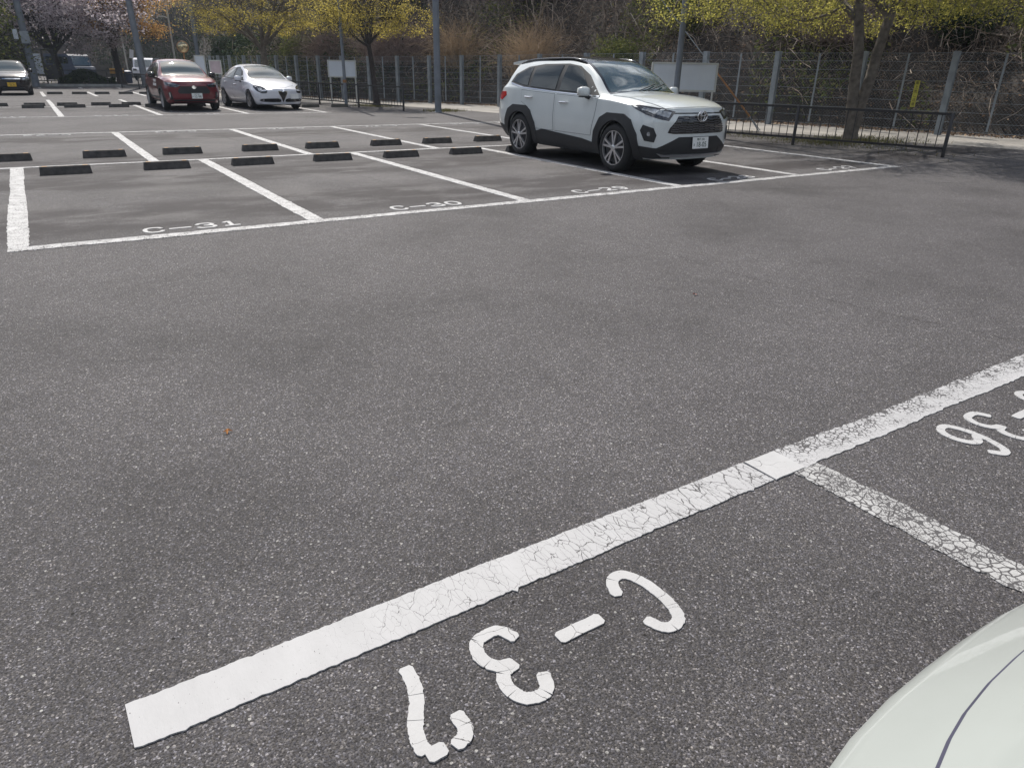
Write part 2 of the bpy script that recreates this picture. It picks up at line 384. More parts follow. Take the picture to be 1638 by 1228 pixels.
F['yg2'] = foliage('green_spring_leaves', [(0.23, 0.22, 0.055), (0.38, 0.35, 0.085), (0.14, 0.15, 0.045), (0.48, 0.43, 0.12)], trans=0.6)
F['pink'] = foliage('cherry_blossom', [(0.66, 0.58, 0.61), (0.78, 0.72, 0.75), (0.54, 0.46, 0.50), (0.70, 0.65, 0.67)], trans=0.6, gain=1.1)
F['orange'] = foliage('orange_young_leaves', [(0.46, 0.24, 0.09), (0.54, 0.32, 0.12), (0.36, 0.22, 0.08), (0.48, 0.36, 0.12)], trans=0.5)
F['evergreen'] = foliage('evergreen_leaves', [(0.018, 0.030, 0.014), (0.03, 0.05, 0.02), (0.022, 0.035, 0.022), (0.045, 0.06, 0.022)], 0.45, trans=0.15)
F['bush'] = foliage('bush_leaves', [(0.05, 0.07, 0.025), (0.13, 0.15, 0.045), (0.06, 0.075, 0.025), (0.26, 0.25, 0.08)], 0.5, trans=0.25)
F['litter'] = foliage('leaf_litter', [(0.13, 0.085, 0.055), (0.24, 0.165, 0.11), (0.08, 0.06, 0.045), (0.34, 0.25, 0.17)], 0.8, trans=0.1)
F['twig'] = foliage('dead_vine_stems', [(0.10, 0.075, 0.062), (0.24, 0.195, 0.165), (0.05, 0.04, 0.035), (0.50, 0.43, 0.36)], 0.85, trans=0.0)
F['purple'] = foliage('mauve_bare_twigs', [(0.16, 0.12, 0.11), (0.24, 0.185, 0.165), (0.12, 0.09, 0.085)], 0.85, trans=0.0)
F['tan'] = foliage('tan_dry_grass', [(0.28, 0.21, 0.14), (0.38, 0.28, 0.18), (0.20, 0.155, 0.11)], 0.85, trans=0.2)
F['grass'] = foliage('verge_grass', [(0.06, 0.07, 0.02), (0.10, 0.10, 0.04), (0.16, 0.13, 0.06)], 0.7, trans=0.2)

# ------------------------------------------------------------ ground
def sheet(name, poly, z, mat, label=None, parent=None):
    me = bpy.data.meshes.new(name); me.from_pydata([(x, y, z) for x, y in poly], [], [tuple(range(len(poly)))]); me.update()
    if me.polygons[0].normal.z < 0: me.flip_normals()
    o = link(name, me, mat, parent)
    if parent is None: tag(o, label, None, None, 'structure')
    return o
ground = sheet('asphalt_ground', [(-150, -120), (150, -120), (150, 180), (-150, 180)], 0.0, M['asphalt'])

FENCE = [(23.2, -9.3), (22.7, -7.2), (22.3, -5.0), (21.9, -2.9), (21.45, -0.7), (20.98, 1.42), (20.42, 3.55), (19.83, 5.7), (19.15, 8.0), (18.45, 10.15), (17.75, 12.3), (17.15, 14.5),
         (16.75, 16.8), (16.3, 18.9), (15.65, 20.8), (14.9, 22.25), (14.05, 23.6), (13.28, 24.9), (12.55, 26.25), (11.9, 27.5), (11.3, 28.8), (10.75, 30.1), (10.35, 31.7), (10.05, 33.4), (9.8, 35.4), (9.7, 37.6), (9.7, 39.8), (9.8, 42.0), (10.0, 44.2)]
def offs(poly, d):  # offset a polyline to its right side (+d = away from the lot)
    out = []
    for i, p in enumerate(poly):
        a = Vector(poly[max(i - 1, 0)]); b = Vector(poly[min(i + 1, len(poly) - 1)]); t = (b - a).normalized()
        out.append((p[0] + t.y * d, p[1] - t.x * d))
    return out
# footpath between railing and wire fence
inner = offs(FENCE, -3.1); outer = offs(FENCE, 0.4)
me = bpy.data.meshes.new('footpath'); nn = len(FENCE)
me.from_pydata([(x, y, 0.004) for x, y in inner] + [(x, y, 0.004) for x, y in outer], [], [(i, i + 1, nn + i + 1, nn + i) for i in range(nn - 1)]); me.update()
if me.polygons[0].normal.z < 0: me.flip_normals()
tag(link('footpath', me, M['path']), None, None, None, 'structure')

# ------------------------------------------------------------ painted lines
def paint_strip(name, a, b, w, mat, step=0.05, jit=0.004, z=0.005, label=None, kids=ground, rg=rng, round_end=False, ends=0.0):
    a = Vector(a); b = Vector(b); L = (b - a).length; t = (b - a) / L; nrm = Vector((-t.y, t.x))
    n = max(2, int(L / step)); vs = []; fs = []
    s = np.linspace(0, 1, n + 1)
    def wob(): 
        e = rg.normal(size=n + 1) * jit; e2 = np.convolve(rg.normal(size=n + 25), np.ones(25) / 25, 'valid') * jit * 6; e2 += np.where(rg.random(n + 1) > .97, rg.normal(size=n + 1) * jit * 3, 0)
        return e + e2
    l, r_ = w / 2 + wob(), w / 2 + wob()
    es = rg.normal(size=2) * ends
    for i, q in enumerate(s):
        p = a + t * L * q
        for side, dd in ((1, l[i]), (-1, r_[i])):
            pp = p + nrm * side * dd
            if i in (0, n): pp += t * es[0 if side > 0 else 1]
            vs.append((pp.x, pp.y, z))
    for i in range(n): fs.append((2 * i + 1, 2 * i + 3, 2 * i + 2, 2 * i))
    m0 = len(vs); vs += [(x, y, 0.0005) for x, y, _ in vs]
    for i in range(n):
        fs.append((2 * i, 2 * i + 2, m0 + 2 * i + 2, m0 + 2 * i)); fs.append((2 * i + 3, 2 * i + 1, m0 + 2 * i + 1, m0 + 2 * i + 3))
    fs.append((0, 1, m0 + 1, m0)); fs.append((2 * n + 1, 2 * n, m0 + 2 * n, m0 + 2 * n + 1))
    me = bpy.data.meshes.new(name); me.from_pydata(vs, [], fs); me.update()
    o = link(name, me, mat, kids)
    if label: o['label'] = label
    return o
LY = 5.643
A0 = -5.489
# foreground row
paint_strip('bay_line', (0.205, A0), (2.40, A0 + 0.003), 0.15, M['paint_near'], 0.011, 0.0015, 0.0045, 'thick white line above the number C-37', ends=0.012)
paint_strip('bay_line', (2.40, A0), (2.575, A0), 0.152, M['paint_text'], 0.02, 0.0012, 0.0062, 'clean white patch where two painted lines meet')
paint_strip('bay_line', (2.577, A0), (9.9, A0 - 0.01), 0.145, M['paint_right'], 0.02, 0.003, 0.004, 'worn cracked white line running off the right edge')
paint_strip('bay_line', (2.575, A0 - .078), (2.575, -11.0), 0.145, M['paint_crackle'], 0.02, 0.004, 0.004, 'heavily crackled white divider between C-37 and C-36')
for k in (1, 2): paint_strip('bay_line', (2.575 + 2.5 * k, A0 - .08), (2.575 + 2.5 * k, -11.0), 0.145, M['paint_crackle'], 0.05, 0.004, 0.004)
# row C near half
XR = 12.52
paint_strip('bay_line', (-0.075, 0), (2.42, 0), 0.15, M['paint_mid'], 0.03, 0.004, 0.005, 'white front line of bay C-31')
paint_strip('bay_line', (2.42, 0), (XR + .08, 0), 0.14, M['paint_mid'], 0.04, 0.004, 0.0045, 'white front line of bays C-30 to C-27')
for k, x in enumerate((0.0, 2.5, 5.0, 7.5, 10.0, XR)):
    paint_strip('bay_line', (x, 0.08), (x, LY - .055), 0.15 if k else 0.16, M['paint_far'], 0.05, 0.003, 0.005)
paint_strip('bay_line', (-8, LY), (XR + .08, LY), 0.1, M['paint_far'], 0.08, 0.003, 0.005, 'long white centre line between the wheel stops')
for k in range(-4, 5):
    x = 1.80 + 2.46 * k
    if x < 12.5: paint_strip('bay_line', (x, LY + .055), (x - .02 * k, 11.33), 0.14, M['paint_far'], 0.08, 0.003, 0.005)
paint_strip('bay_line', (-9, 11.4), (11.8, 11.4), 0.12, M['paint_mid'], 0.08, 0.004, 0.005)
# row D
paint_strip('bay_line', (-9, 17.05), (8.7, 17.05), 0.10, M['paint_mid'], 0.1, 0.004, 0.005)
paint_strip('bay_line', (-9, 22.35), (9.6, 22.35), 0.10, M['paint_far'], 0.1, 0.004, 0.005)
for k in range(-4, 4):
    x = 1.06 + 2.49 * k
    paint_strip('bay_line', (x, 17.12), (x, 22.28), 0.14, M['paint_far'], 0.1, 0.003, 0.005)
    if k < 3: paint_strip('bay_line', (x, 22.42), (x, 27.6), 0.13, M['paint_far'], 0.1, 0.003, 0.005)
for k in range(-4, 3):
    x = 1.05 + 1.96 * k
    paint_strip('bay_line', (x, 30.9), (x, 36.4), 0.14, M['paint_far'], 0.1, 0.003, 0.005)
    paint_strip('bay_line', (x + .1, 41.8), (x + .1, 43.6), 0.14, M['paint_far'], 0.1, 0.003, 0.005)

# ------------------------------------------------------------ painted numbers (stroke lettering)
G = {   # unit box: x 0..1, y 0..1 (y up); list of strokes
 'C': [[(.95, .78), (.80, .95), (.50, 1.0), (.20, .92), (.05, .70), (.03, .48), (.08, .24), (.28, .04), (.56, 0.0), (.82, .08), (.97, .26)]],
 '-': [[(0.0, .5), (1.0, .5)]],
 '3': [[(.05, .80), (.22, .97), (.50, 1.0), (.80, .93), (.92, .74), (.80, .57), (.45, .52)], [(.50, .50), (.84, .44), (1.0, .24), (.84, .05), (.50, 0.0), (.18, .03), (.0, .20)]],
 '7': [[(.57, -.02), (.60, .20), (.72, .39), (.90, .55), (1.06, .70), (1.14, .84), (1.13, .96)], [(1.08, 1.03), (.80, 1.03)], [(.52, 1.06), (.30, 1.02), (.19, .92), (.19, .77)]],
 '1': [[(.18, .80), (.48, .98), (.50, .93), (.50, .05)], [(.10, .02), (.92, .02)]],
 '0': [[(.5, 1.0), (.18, .9), (.03, .6), (.03, .38), (.2, .08), (.5, 0.0), (.8, .1), (.97, .4), (.97, .62), (.8, .92), (.56, .995)]],
 '6': [[(.90, .86), (.62, 1.0), (.30, .92), (.08, .62), (.05, .30), (.25, .04), (.55, 0.0), (.88, .10), (.97, .32), (.80, .52), (.50, .58), (.16, .46)]],
 '9': [[(.10, .14), (.38, 0.0), (.70, .08), (.92, .38), (.95, .70), (.75, .96), (.45, 1.0), (.12, .90), (.03, .68), (.20, .48), (.50, .42), (.84, .54)]],
 '8': [[(.5, .53), (.16, .64), (.12, .84), (.36, 1.0), (.64, 1.0), (.88, .84), (.84, .64), (.56, .53)], [(.46, .5), (.1, .38), (.02, .2), (.25, .02), (.5, 0.0), (.78, .03), (.98, .2), (.9, .38), (.55, .5)]],
 '2': [[(.05, .78), (.2, .95), (.5, 1.0), (.82, .92), (.93, .72), (.80, .50), (.40, .25), (.08, .04)], [(.14, .015), (.98, .015)]],
}
def smooth_path(pts, n=6):
    if len(pts) < 3: 
        a, b = np.array(pts[0]), np.array(pts[-1]); return [tuple(a + (b - a) * k / 4) for k in range(5)]
    P = [np.array(p, float) for p in pts]; P = [2 * P[0] - P[1]] + P + [2 * P[-1] - P[-2]]; out = []
    for i in range(1, len(P) - 2):
        for k in range(n):
            t_ = k / n; a, b, c, d = P[i - 1:i + 3]
            out.append(tuple(.5 * ((2 * b) + (c - a) * t_ + (2 * a - 5 * b + 4 * c - d) * t_ ** 2 + (3 * b - a - 3 * c + d) * t_ ** 3)))
    out.append(tuple(P[-2])); return out
def ribbon(vs, fs, path, w, z, jit, rg, zt=0.0004, e0=.22, e1=.22):
    """flat ribbon with rounded ends, thickness down to the road"""
    P = [Vector(p) for p in path]; L = []; Rr = []; n = len(P)
    cum = 0
    for i, p in enumerate(P):
        t = (P[min(i + 1, n - 1)] - P[max(i - 1, 0)]).normalized(); nr = Vector((-t.y, t.x))
        L.append(p + nr * (w / 2 + rg.normal() * jit)); Rr.append(p - nr * (w / 2 + rg.normal() * jit))
    t0 = (P[0] - P[1]).normalized(); t1 = (P[-1] - P[-2]).normalized()
    L = [L[0] + t0 * w * e0 - (L[0] - P[0]) * (.35 if e0 > .1 else .04)] + L + [L[-1] + t1 * w * e1 - (L[-1] - P[-1]) * (.35 if e1 > .1 else .04)]
    Rr = [Rr[0] + t0 * w * e0 - (Rr[0] - P[0]) * (.35 if e0 > .1 else .04)] + Rr + [Rr[-1] + t1 * w * e1 - (Rr[-1] - P[-1]) * (.35 if e1 > .1 else .04)]
    m = len(L); b = len(vs)
    for i in range(m):
        zz = z + zt * i / m
        vs += [(L[i].x, L[i].y, zz), (Rr[i].x, Rr[i].y, zz), (L[i].x, L[i].y, .0005), (Rr[i].x, Rr[i].y, .0005)]
    for i in range(m - 1):
        q = b + 4 * i
        fs += [(q, q + 1, q + 5, q + 4), (q + 2, q, q + 4, q + 6), (q + 1, q + 3, q + 7, q + 5)]
    fs += [(b, b + 2, b + 3, b + 1), (b + 4 * m - 4, b + 4 * m - 3, b + 4 * m - 1, b + 4 * m - 2)]
def number(text, x0, y0, ang, h=0.25, cw=0.125, adv=0.25, stroke=0.03, gaps=0.0, jit=0.0008, label=None, dz=0, sx=None):
    vs, fs = [], []; rg = np.random.default_rng(sum(map(ord, text)) + 3); ca, sa = math.cos(ang), math.sin(ang)
    for i, ch in enumerate(text):
        for s, st in enumerate(G[ch]):
            pts = [(i * adv + px * cw, py * h) for px, py in st]
            if ch == '-': pts = [(i * adv - .01, h * .47), (i * adv + cw + .01, h * .47)]
            pa = smooth_path(pts, 7)
            pa = [(x0 + x * ca - y * sa, y0 + x * sa + y * ca) for x, y in pa]
            if gaps and len(pa) > 10:
                i0 = 0
                while i0 < len(pa) - 2:
                    i1 = min(len(pa), i0 + int(rg.uniform(9, 18)))
                    if len(pa) - i1 < 6: i1 = len(pa)
                    seg = [np.array(q) for q in pa[i0:i1 + (1 if i1 < len(pa) else 0)]]
                    g0, g1 = i0 > 0, i1 < len(pa)
                    if g1: d_ = seg[-1] - seg[-2]; seg[-1] = seg[-1] - d_ / (np.linalg.norm(d_) + 1e-9) * .0014
                    if len(seg) > 2: ribbon(vs, fs, [tuple(q) for q in seg], stroke, .0040 + .0007 * s, jit, rg, e0=0.0 if g0 else .22, e1=0.0 if g1 else .22)
                    i0 = i1 
            else: ribbon(vs, fs, pa, stroke * (1.05 if ch != '-' else 1.15), .0045 + .0007 * s, jit, rg)
    me = bpy.data.meshes.new('bay_number'); me.from_pydata(vs, [], fs); me.update()
    bm = bmesh.new(); bm.from_mesh(me); bmesh.ops.recalc_face_normals(bm, faces=bm.faces); bm.to_mesh(me); bm.free()
    o = link('bay_number', me, M['paint_text'], ground)
    if label: o['label'] = label
    return o
number('C-37', 1.575, -5.675, math.pi, 0.245, 0.115, 0.232, 0.037, gaps=1, label='painted C-37 in the foreground')
number('C-36', 4.17, -5.66, math.pi, 0.26, 0.130, 0.235, 0.034, gaps=1, label='painted C-36 cut by the right edge')
number('C-31', 0.97, 0.185, 0.0, 0.21, 0.155, 0.225, 0.036, label='painted C-31 in the nearest bay')
number('C-30', 3.42, 0.185, 0.0, 0.21, 0.15, 0.222, 0.037, label='painted C-30')
number('C-29', 5.91, 0.185, 0.0, 0.21, 0.15, 0.225, 0.037, label='painted C-29')
number('C-28', 8.37, 0.185, 0.0, 0.21, 0.15, 0.225, 0.037, label='painted C-28 in the shadow of the car')
number('C-27', 10.93, 0.20, 0.0, 0.21, 0.15, 0.225, 0.037, label='painted C-27 at the right end of the row')
for k, tx in enumerate(('C-22', 'C-23', 'C-26', 'C-27', 'C-28')):
    number(tx, 0.95 + 2.46 * k, 11.24, math.pi, 0.2, 0.15, 0.225, 0.03)
for k, tx in enumerate(('C-12', 'C-13', 'C-16')):
    number(tx, -0.6 + 2.49 * k, 17.2, 0.0, 0.2, 0.15, 0.225, 0.03)

# ------------------------------------------------------------ crack in the asphalt
def crack(path, w, label=None):
    P = smooth_path(path, 40); vs = []; fs = []; rg = np.random.default_rng(5); n = len(P); off = 0
    for i, p in enumerate(P):
        a = np.array(P[max(i - 1, 0)]); b = np.array(P[min(i + 1, n - 1)]); t = (b - a) / (np.linalg.norm(b - a) + 1e-9); nr = np.array([-t[1], t[0]])
        off = off * .8 + rg.normal() * .008; ww = w * rg.uniform(.15, 1.0) * (0.5 + 0.5 * math.sin(i * .09) ** 2)
        c = np.array(p) + nr * off
        vs += [(*(c + nr * ww), .002), (*(c - nr * ww), .002)]
    for i in range(n - 1): fs.append((2 * i + 1, 2 * i + 3, 2 * i + 2, 2 * i))
    me = bpy.data.meshes.new('crack'); me.from_pydata(vs, [], fs); me.update()
    if me.polygons[0].normal.z < 0: me.flip_normals()
    o = link('crack', me, M['crack'], ground)
    if label: o['label'] = label
crack([(4.30, -0.09), (4.45, -0.77), (4.52, -1.5), (4.58, -2.19), (4.63, -2.92), (4.65, -3.83), (4.70, -4.53), (4.88, -5.07), (4.95, -5.38)], 0.0045, 'long thin crack crossing the aisle')
crack([(4.28, 0.09), (4.2, 1.2), (4.1, 2.4), (3.95, 3.4), (3.9, 4.3)], 0.005)
crack([(8.0, -0.35), (9.2, -1.0), (11, -1.4), (13.5, -2.0), (16, -2.5)], 0.008)
crack([(4.1, 5.8), (3.9, 7.5), (3.7, 9.0), (3.55, 11), (3.4, 14), (3.2, 17)], 0.009)

# ------------------------------------------------------------ dead leaves on the asphalt
def dead_leaf(x, y, s, mat, label, rz):
    P = [(0, 0, .002), (.5, .2, .012), (1.1, .05, .004), (.75, .45, .016), (.9, .9, .006), (.45, .6, .014), (.1, .85, .005), (.15, .4, .012)]
    vs = [((p[0] - .5) * s, (p[1] - .45) * s, p[2] * (s / .03)) for p in P] + [(0.0, 0.0, .010 * (s / .03))]
    n = len(P); me = bpy.data.meshes.new('dead_leaf'); me.from_pydata(vs, [], [(i, (i + 1) % n, n) for i in range(n)]); me.update()
    o = link('dead_leaf', me, mat); o.location = (x, y, 0.001); o.rotation_euler = (0.1, 0.05, rz)
    tag(o, label, 'leaf')
dead_leaf(0.72, -4.11, 0.032, M['deadleaf'], 'small orange dead leaf lying on the open asphalt at left', 0.6)
dead_leaf(3.92, -3.68, 0.034, M['redleaf'], 'tiny dark red leaf scrap on the aisle asphalt right of centre', 2.0)

# ------------------------------------------------------------ wheel stops
def stop_mesh():
    mb = MB(); w, d, h = 0.31, 0.15, 0.105
    prof = [(-d / 2, 0), (-d / 2 + .004, .02)]
    for k in range(6):      # ribbed sloping faces
        a = k / 6; y = -d / 2 + .006 + a * .038; z = .02 + a * .078
        prof += [(y, z), (y + .001, z + .009), (y + .0045, z + .0095)]
    top = [(-.026, h), (.026, h)]
    back = [(-y, z) for y, z in reversed(prof)]
    prof = prof + top + back
    n = len(prof); vs = [(-w, y, z) for y, z in prof] + [(w, y, z) for y, z in prof]
    for i, (y, z) in enumerate(prof):   # end faces lean in a little
        vs[i] = (-w + z * .12, y, z); vs[n + i] = (w - z * .12, y, z)
    mb.add(vs, [tuple(range(n)), tuple(range(n, 2 * n))[::-1]] + [(i, n + i, n + (i + 1) % n, (i + 1) % n) for i in range(n)])
    return mb.mesh('stop_block')
STOP = stop_mesh()
mb = MB(); 
mb.box((0, 0, .107), (.06, .05, .004))
REFL = mb.mesh('reflector')
M['sunlit'] = simple('sunlit_rubber', (0.15, 0.13, 0.11), 0.85, var=.4, scale=18)  # tan strip on each stop: sunlight on its top, painted as a paler colour
mb = MB(); mb.box((0, 0, .1055), (.585, .044, .0025)); TOPS = mb.mesh('sunlit_top')
mb = MB(); mb.lathe([(0.0, .110), (.012, .110), (.012, .104)], 8, 'z'); BOLT = mb.mesh('bolt')
def wheel_stop(x, y, label, rz=0.0, faded=False, detail=True, group='rubber wheel stops in the parking bays'):
    o = empty('wheel_stop', (x, y, 0.001), rz, label, 'wheel stop', group)
    a = bpy.data.objects.new('block', STOP); COL.objects.link(a); a.parent = o
    if not STOP.materials: STOP.materials.append(M['rubber'])
    if faded: a.material_slots[0].link = 'OBJECT'; a.material_slots[0].material = M['rubber_grey']
    if detail:
        for nm, me, mt, dx in (('reflector', REFL, M['reflector'], -.24), ('reflector', REFL, M['reflector'], .24), ('bolt', BOLT, M['galv'], -.12), ('bolt', BOLT, M['galv'], .12), ('sunlit_top', TOPS, M['sunlit'], 0)):
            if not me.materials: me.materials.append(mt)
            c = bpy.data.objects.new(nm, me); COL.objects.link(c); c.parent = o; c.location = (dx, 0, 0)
    return o
bays = ['C-31', 'C-30', 'C-29', 'C-28', 'C-27']
for i, b_ in enumerate(bays):
    for j, (dx, sd_) in enumerate(((0.57, 'left'), (1.87, 'right'))):
        if i == 4: continue
        x = 2.5 * i + dx + (.0, -.02, -.05, -.1)[i] + (0.0 if j == 0 else -.03)
        if i == 3: lab = f'black ribbed wheel stop under the {"near" if j == 0 else "far"} rear wheel of the pearl white SUV'
        else: lab = f'black ribbed wheel stop, {sd_} one of the pair in bay {b_}'
        wheel_stop(x, 4.71 - .02 * i, lab, rz=random.uniform(-.03, .03))
fx = [(-.10, 'leftmost of the second row of stops, cut by the left edge'), (1.2, 'wheel stop of the second row, just left of the slanting divider behind bay C-31'),
      (2.37, 'wheel stop of the second row, just right of the first slanting divider'), (3.66, 'wheel stop of the second row above the gap between the two C-30 stops'),
      (4.80, 'wheel stop of the second row, fifth from the left edge'), (6.08, 'wheel stop of the second row crossing a white divider behind bay C-29'),
      (7.20, 'wheel stop of the second row behind the right stop of bay C-29'), (8.40, 'wheel stop of the second row half hidden by the rear of the white SUV')]
for x, lab in fx:
    wheel_stop(x, 6.60, 'black ' + lab if not lab.startswith('left') else 'black wheel stop, ' + lab, rz=math.pi + random.uniform(-.035, .035))
ds = [(0.48, 21.72), (1.65, 21.75), (2.94, 21.70), (4.05, 21.7), (5.4, 21.7), (6.9, 21.6), (9.02, 20.2), (10.1, 20.15)]
dn = ['dark wheel stop left of the divider leading to the black car', 'dark wheel stop second in the distant front row, right of the thick divider', 'dark wheel stop third in the distant front row, before the red car',
      'dark wheel stop under the left rear wheel of the red car', 'dark wheel stop behind the right wheel of the red car', 'dark wheel stop under the left rear wheel of the silvery white hatchback',
      'faded grey wheel stop just right of the silvery white hatchback', 'faded grey wheel stop at the foot of the slim pole by the notice board']
for (x, y), lab in zip(ds, dn): wheel_stop(x, y, lab, faded=x > 8.5, detail=False)
dn2 = ['dark wheel stop at the far left edge in the distant back row', 'dark wheel stop overlapping the first one of the distant front row', 'dark wheel stop of the distant back row, near the thick divider', 'dark wheel stop of the distant back row, middle one', 'dark wheel stop of the distant back row beside the red car']
for x, lab in zip((-.50, .55, 1.50, 2.52, 3.47), dn2): wheel_stop(x, 23.05, lab, detail=False, rz=math.pi)
dn3 = ['farthest row wheel stop nearest to the black car', 'farthest row wheel stop, second from the black car', 'farthest row wheel stop, third from the black car', 'farthest row wheel stop, fourth from the black car, crossed by a pole shadow', 'farthest row wheel stop close to the red car']
for x, lab in zip((1.52, 2.5, 3.42, 4.42, 5.3), dn3): wheel_stop(x, 33.4, lab, detail=False)

# ------------------------------------------------------------ railing (dark metal guard fence with thin bars)
def railing(name, pts, label, h=0.80, post=0.055, nb=18, gap_from=0.16):
    root = empty(name, (pts[0][0], pts[0][1], 0), 0, label, 'railing', 'dark metal railings round the lot')
    o = Vector((pts[0][0], pts[0][1], 0))
    barm = MB(); barm.tube([(0, 0, gap_from), (0, 0, h - .04)], 0.009, 5); barme = barm.mesh('bar'); barme.materials.append(M['railing'])
    for i, p in enumerate(pts):
        mb = MB(); q = Vector((p[0], p[1], 0)) - o
        mb.tube([(q.x, q.y, 0), (q.x, q.y, h - .01), (q.x, q.y, h)], [post * .6, post * .6, post * .45], 10); mb.build('post', M['railing'], root, sharp=40)
    for i in range(len(pts) - 1):
        a = Vector((*pts[i], 0)) - o; b = Vector((*pts[i + 1], 0)) - o; t = (b - a).normalized(); L = (b - a).length
        ang = math.atan2(t.y, t.x)
        for nm, z, d in (('top_rail', h - .03, (.05, .045)), ('bottom_rail', gap_from, (.05, .04))):
            mb = MB(); mb.box(((a.x + b.x) / 2, (a.y + b.y) / 2, z), (L - post, d[0], d[1]), ang); mb.build(nm, M['railing'], root)
        for k in range(1, nb):
            c = a + (b - a) * k / nb
            ob = bpy.data.objects.new('bar', barme); COL.objects.link(ob); ob.parent = root; ob.location = (c.x, c.y, 0)
    return root
RA = [(14.82 - .238 * 2.9 * k, 0.43 + 2.86 * k) for k in range(3)]
railing('railing', RA, 'dark brown metal railing with thin upright bars beside the white SUV', nb=17)
RB = [(11.31 - .222 * 2.7 * k, 17.14 + 2.63 * k) for k in range(11)]
railing('railing', RB, 'long dark metal railing running back behind the silvery hatchback', nb=16)
RC = [(5.9, 46.6), (4.9, 46.8), (3.9, 47.0), (2.6, 47.3)]
railing('railing', RC, 'far dark railing in front of the blue truck and the road', nb=4, h=.9)

# ------------------------------------------------------------ wire mesh fence
fence = empty('wire_mesh_fence', (*FENCE[5], 0), 0, 'tall grey wire mesh fence with leaning broad posts along the foot of the hill', 'fence')
FO = Vector((*FENCE[5], 0))
def fh(i): return 2.0 - 0.2 * max(0, min(1, (i - 9) / 8))
for i, p in enumerate(FENCE):
    q = Vector((p[0], p[1], 0)) - FO
    a = FENCE[max(i - 1, 0)]; b = FENCE[min(i + 1, nn - 1)]; ang = math.atan2(b[1] - a[1], b[0] - a[0])
    H_ = fh(i)
    mb = MB()     # H-section post
    wv = 0.17 if i < 12 else 0.14
    a_, f_, w_ = wv * .42, wv * .5, .006
    hp = [(-a_, -f_), (a_, -f_), (a_, -f_ + .014), (w_, -f_ + .014), (w_, f_ - .014), (a_, f_ - .014), (a_, f_), (-a_, f_), (-a_, f_ - .014), (-w_, f_ - .014), (-w_, -f_ + .014), (-a_, -f_ + .014)]
    ca_, sa_ = math.cos(ang), math.sin(ang)
    mb.prism([(q.x + x * ca_ - y * sa_, q.y + x * sa_ + y * ca_) for x, y in hp], 0, H_)
    mb.build('post', M['galv'], fence)
    if i < nn - 1:
        c = (Vector((*FENCE[i], 0)) + Vector((*FENCE[i + 1], 0))) / 2 - FO
        mb = MB(); mb.box((c.x, c.y, H_ * .47 + .1), (.045, .03, H_ * .9), ang); mb.build('intermediate_post', M['galv'], fence)
wires = [0.12, 0.34, 0.58, 0.82, 1.06, 1.30, 1.54, 1.76, 1.96]
for z in wires:
    mb = MB(); pts = []
    for i, p in enumerate(offs(FENCE, -0.10)):
        q = Vector((p[0], p[1], 0)) - FO; pts.append((q.x, q.y, z * fh(i) / 2.0))
        if i < nn - 1:
            q2 = Vector((*offs(FENCE, -0.10)[i + 1], 0)) - FO; pts.append(((q.x + q2.x) / 2, (q.y + q2.y) / 2, (z - .01) * fh(i) / 2.0))
    mb.tube(pts, 0.0055, 4, False); mb.build('wire', M['galv'], fence)
# chain link: thin crossing strips, one part
FL = offs(FENCE, -0.085); seg = [math.dist(FL[i], FL[i + 1]) for i in range(nn - 1)]; cum = np.concatenate([[0], np.cumsum(seg)])
fxs, fys = np.array([p[0] for p in FL]), np.array([p[1] for p in FL])
s0 = np.arange(0, cum[-1] - 2.2, 0.085); Q = []
for sg in (0, 1):
    for s in s0:
        aa, bb = (s, s + 1.9) if sg == 0 else (s + 1.9, s)
        m_ = 5
        for k in range(m_):
            sa_ = aa + (bb - aa) * k / m_; sb_ = aa + (bb - aa) * (k + 1) / m_
            za, zb_ = 0.05 + 1.9 * k / m_, 0.05 + 1.9 * (k + 1) / m_
            pa = np.array([np.interp(sa_, cum, fxs) - FO.x, np.interp(sa_, cum, fys) - FO.y, za])
            pb = np.array([np.interp(sb_, cum, fxs) - FO.x, np.interp(sb_, cum, fys) - FO.y, zb_])
            hs = np.interp((sa_ + sb_) / 2, cum, [fh(i) for i in range(nn)]) / 2.0; pa[2] *= hs; pb[2] *= hs
            w_ = np.array([0, 0, .0018]); Q.append([pa - w_, pb - w_, pb + w_, pa + w_])
o = link('chain_link', quads_mesh('chain_link', np.array(Q)), M['galv'], fence); o['kind'] = 'stuff'

# ------------------------------------------------------------ yellow warning strip on the fence
def text_mesh(body, size, extrude=0.001, align='CENTER'):
    cu = bpy.data.curves.new('t', 'FONT'); cu.body = body; cu.size = size; cu.extrude = extrude; cu.align_x = align; cu.align_y = 'CENTER'; cu.resolution_u = 3
    ob = bpy.data.objects.new('t', cu); COL.objects.link(ob); dg = bpy.context.evaluated_depsgraph_get()
    me = bpy.data.meshes.new_from_object(ob.evaluated_get(dg)); bpy.data.objects.remove(ob); bpy.data.curves.remove(cu); me.materials.clear(); return me
p0 = Vector((*FENCE[6], 0)); p1 = Vector((*FENCE[7], 0))
cpos = p0 + (p1 - p0) * 0.32; angf = math.atan2((p0 - p1).y, (p0 - p1).x)
sg = empty('warning_strip', (cpos.x - .16, cpos.y - .04, .98), angf, 'narrow yellow vertical sign with black characters tied to the mesh fence', 'sign')
mb = MB(); mb.box((0, -.0, 0), (.115, .012, .64)); mb.build('board', M['yellow'], sg)
for k, ch in enumerate('車上荒し注意'):
    me = text_mesh(ch, 0.085, .002); o = link('letter', me, M['black_ink'], sg); o.location = (0, -.009, .26 - .103 * k); o.rotation_euler = (R(90), 0, 0)

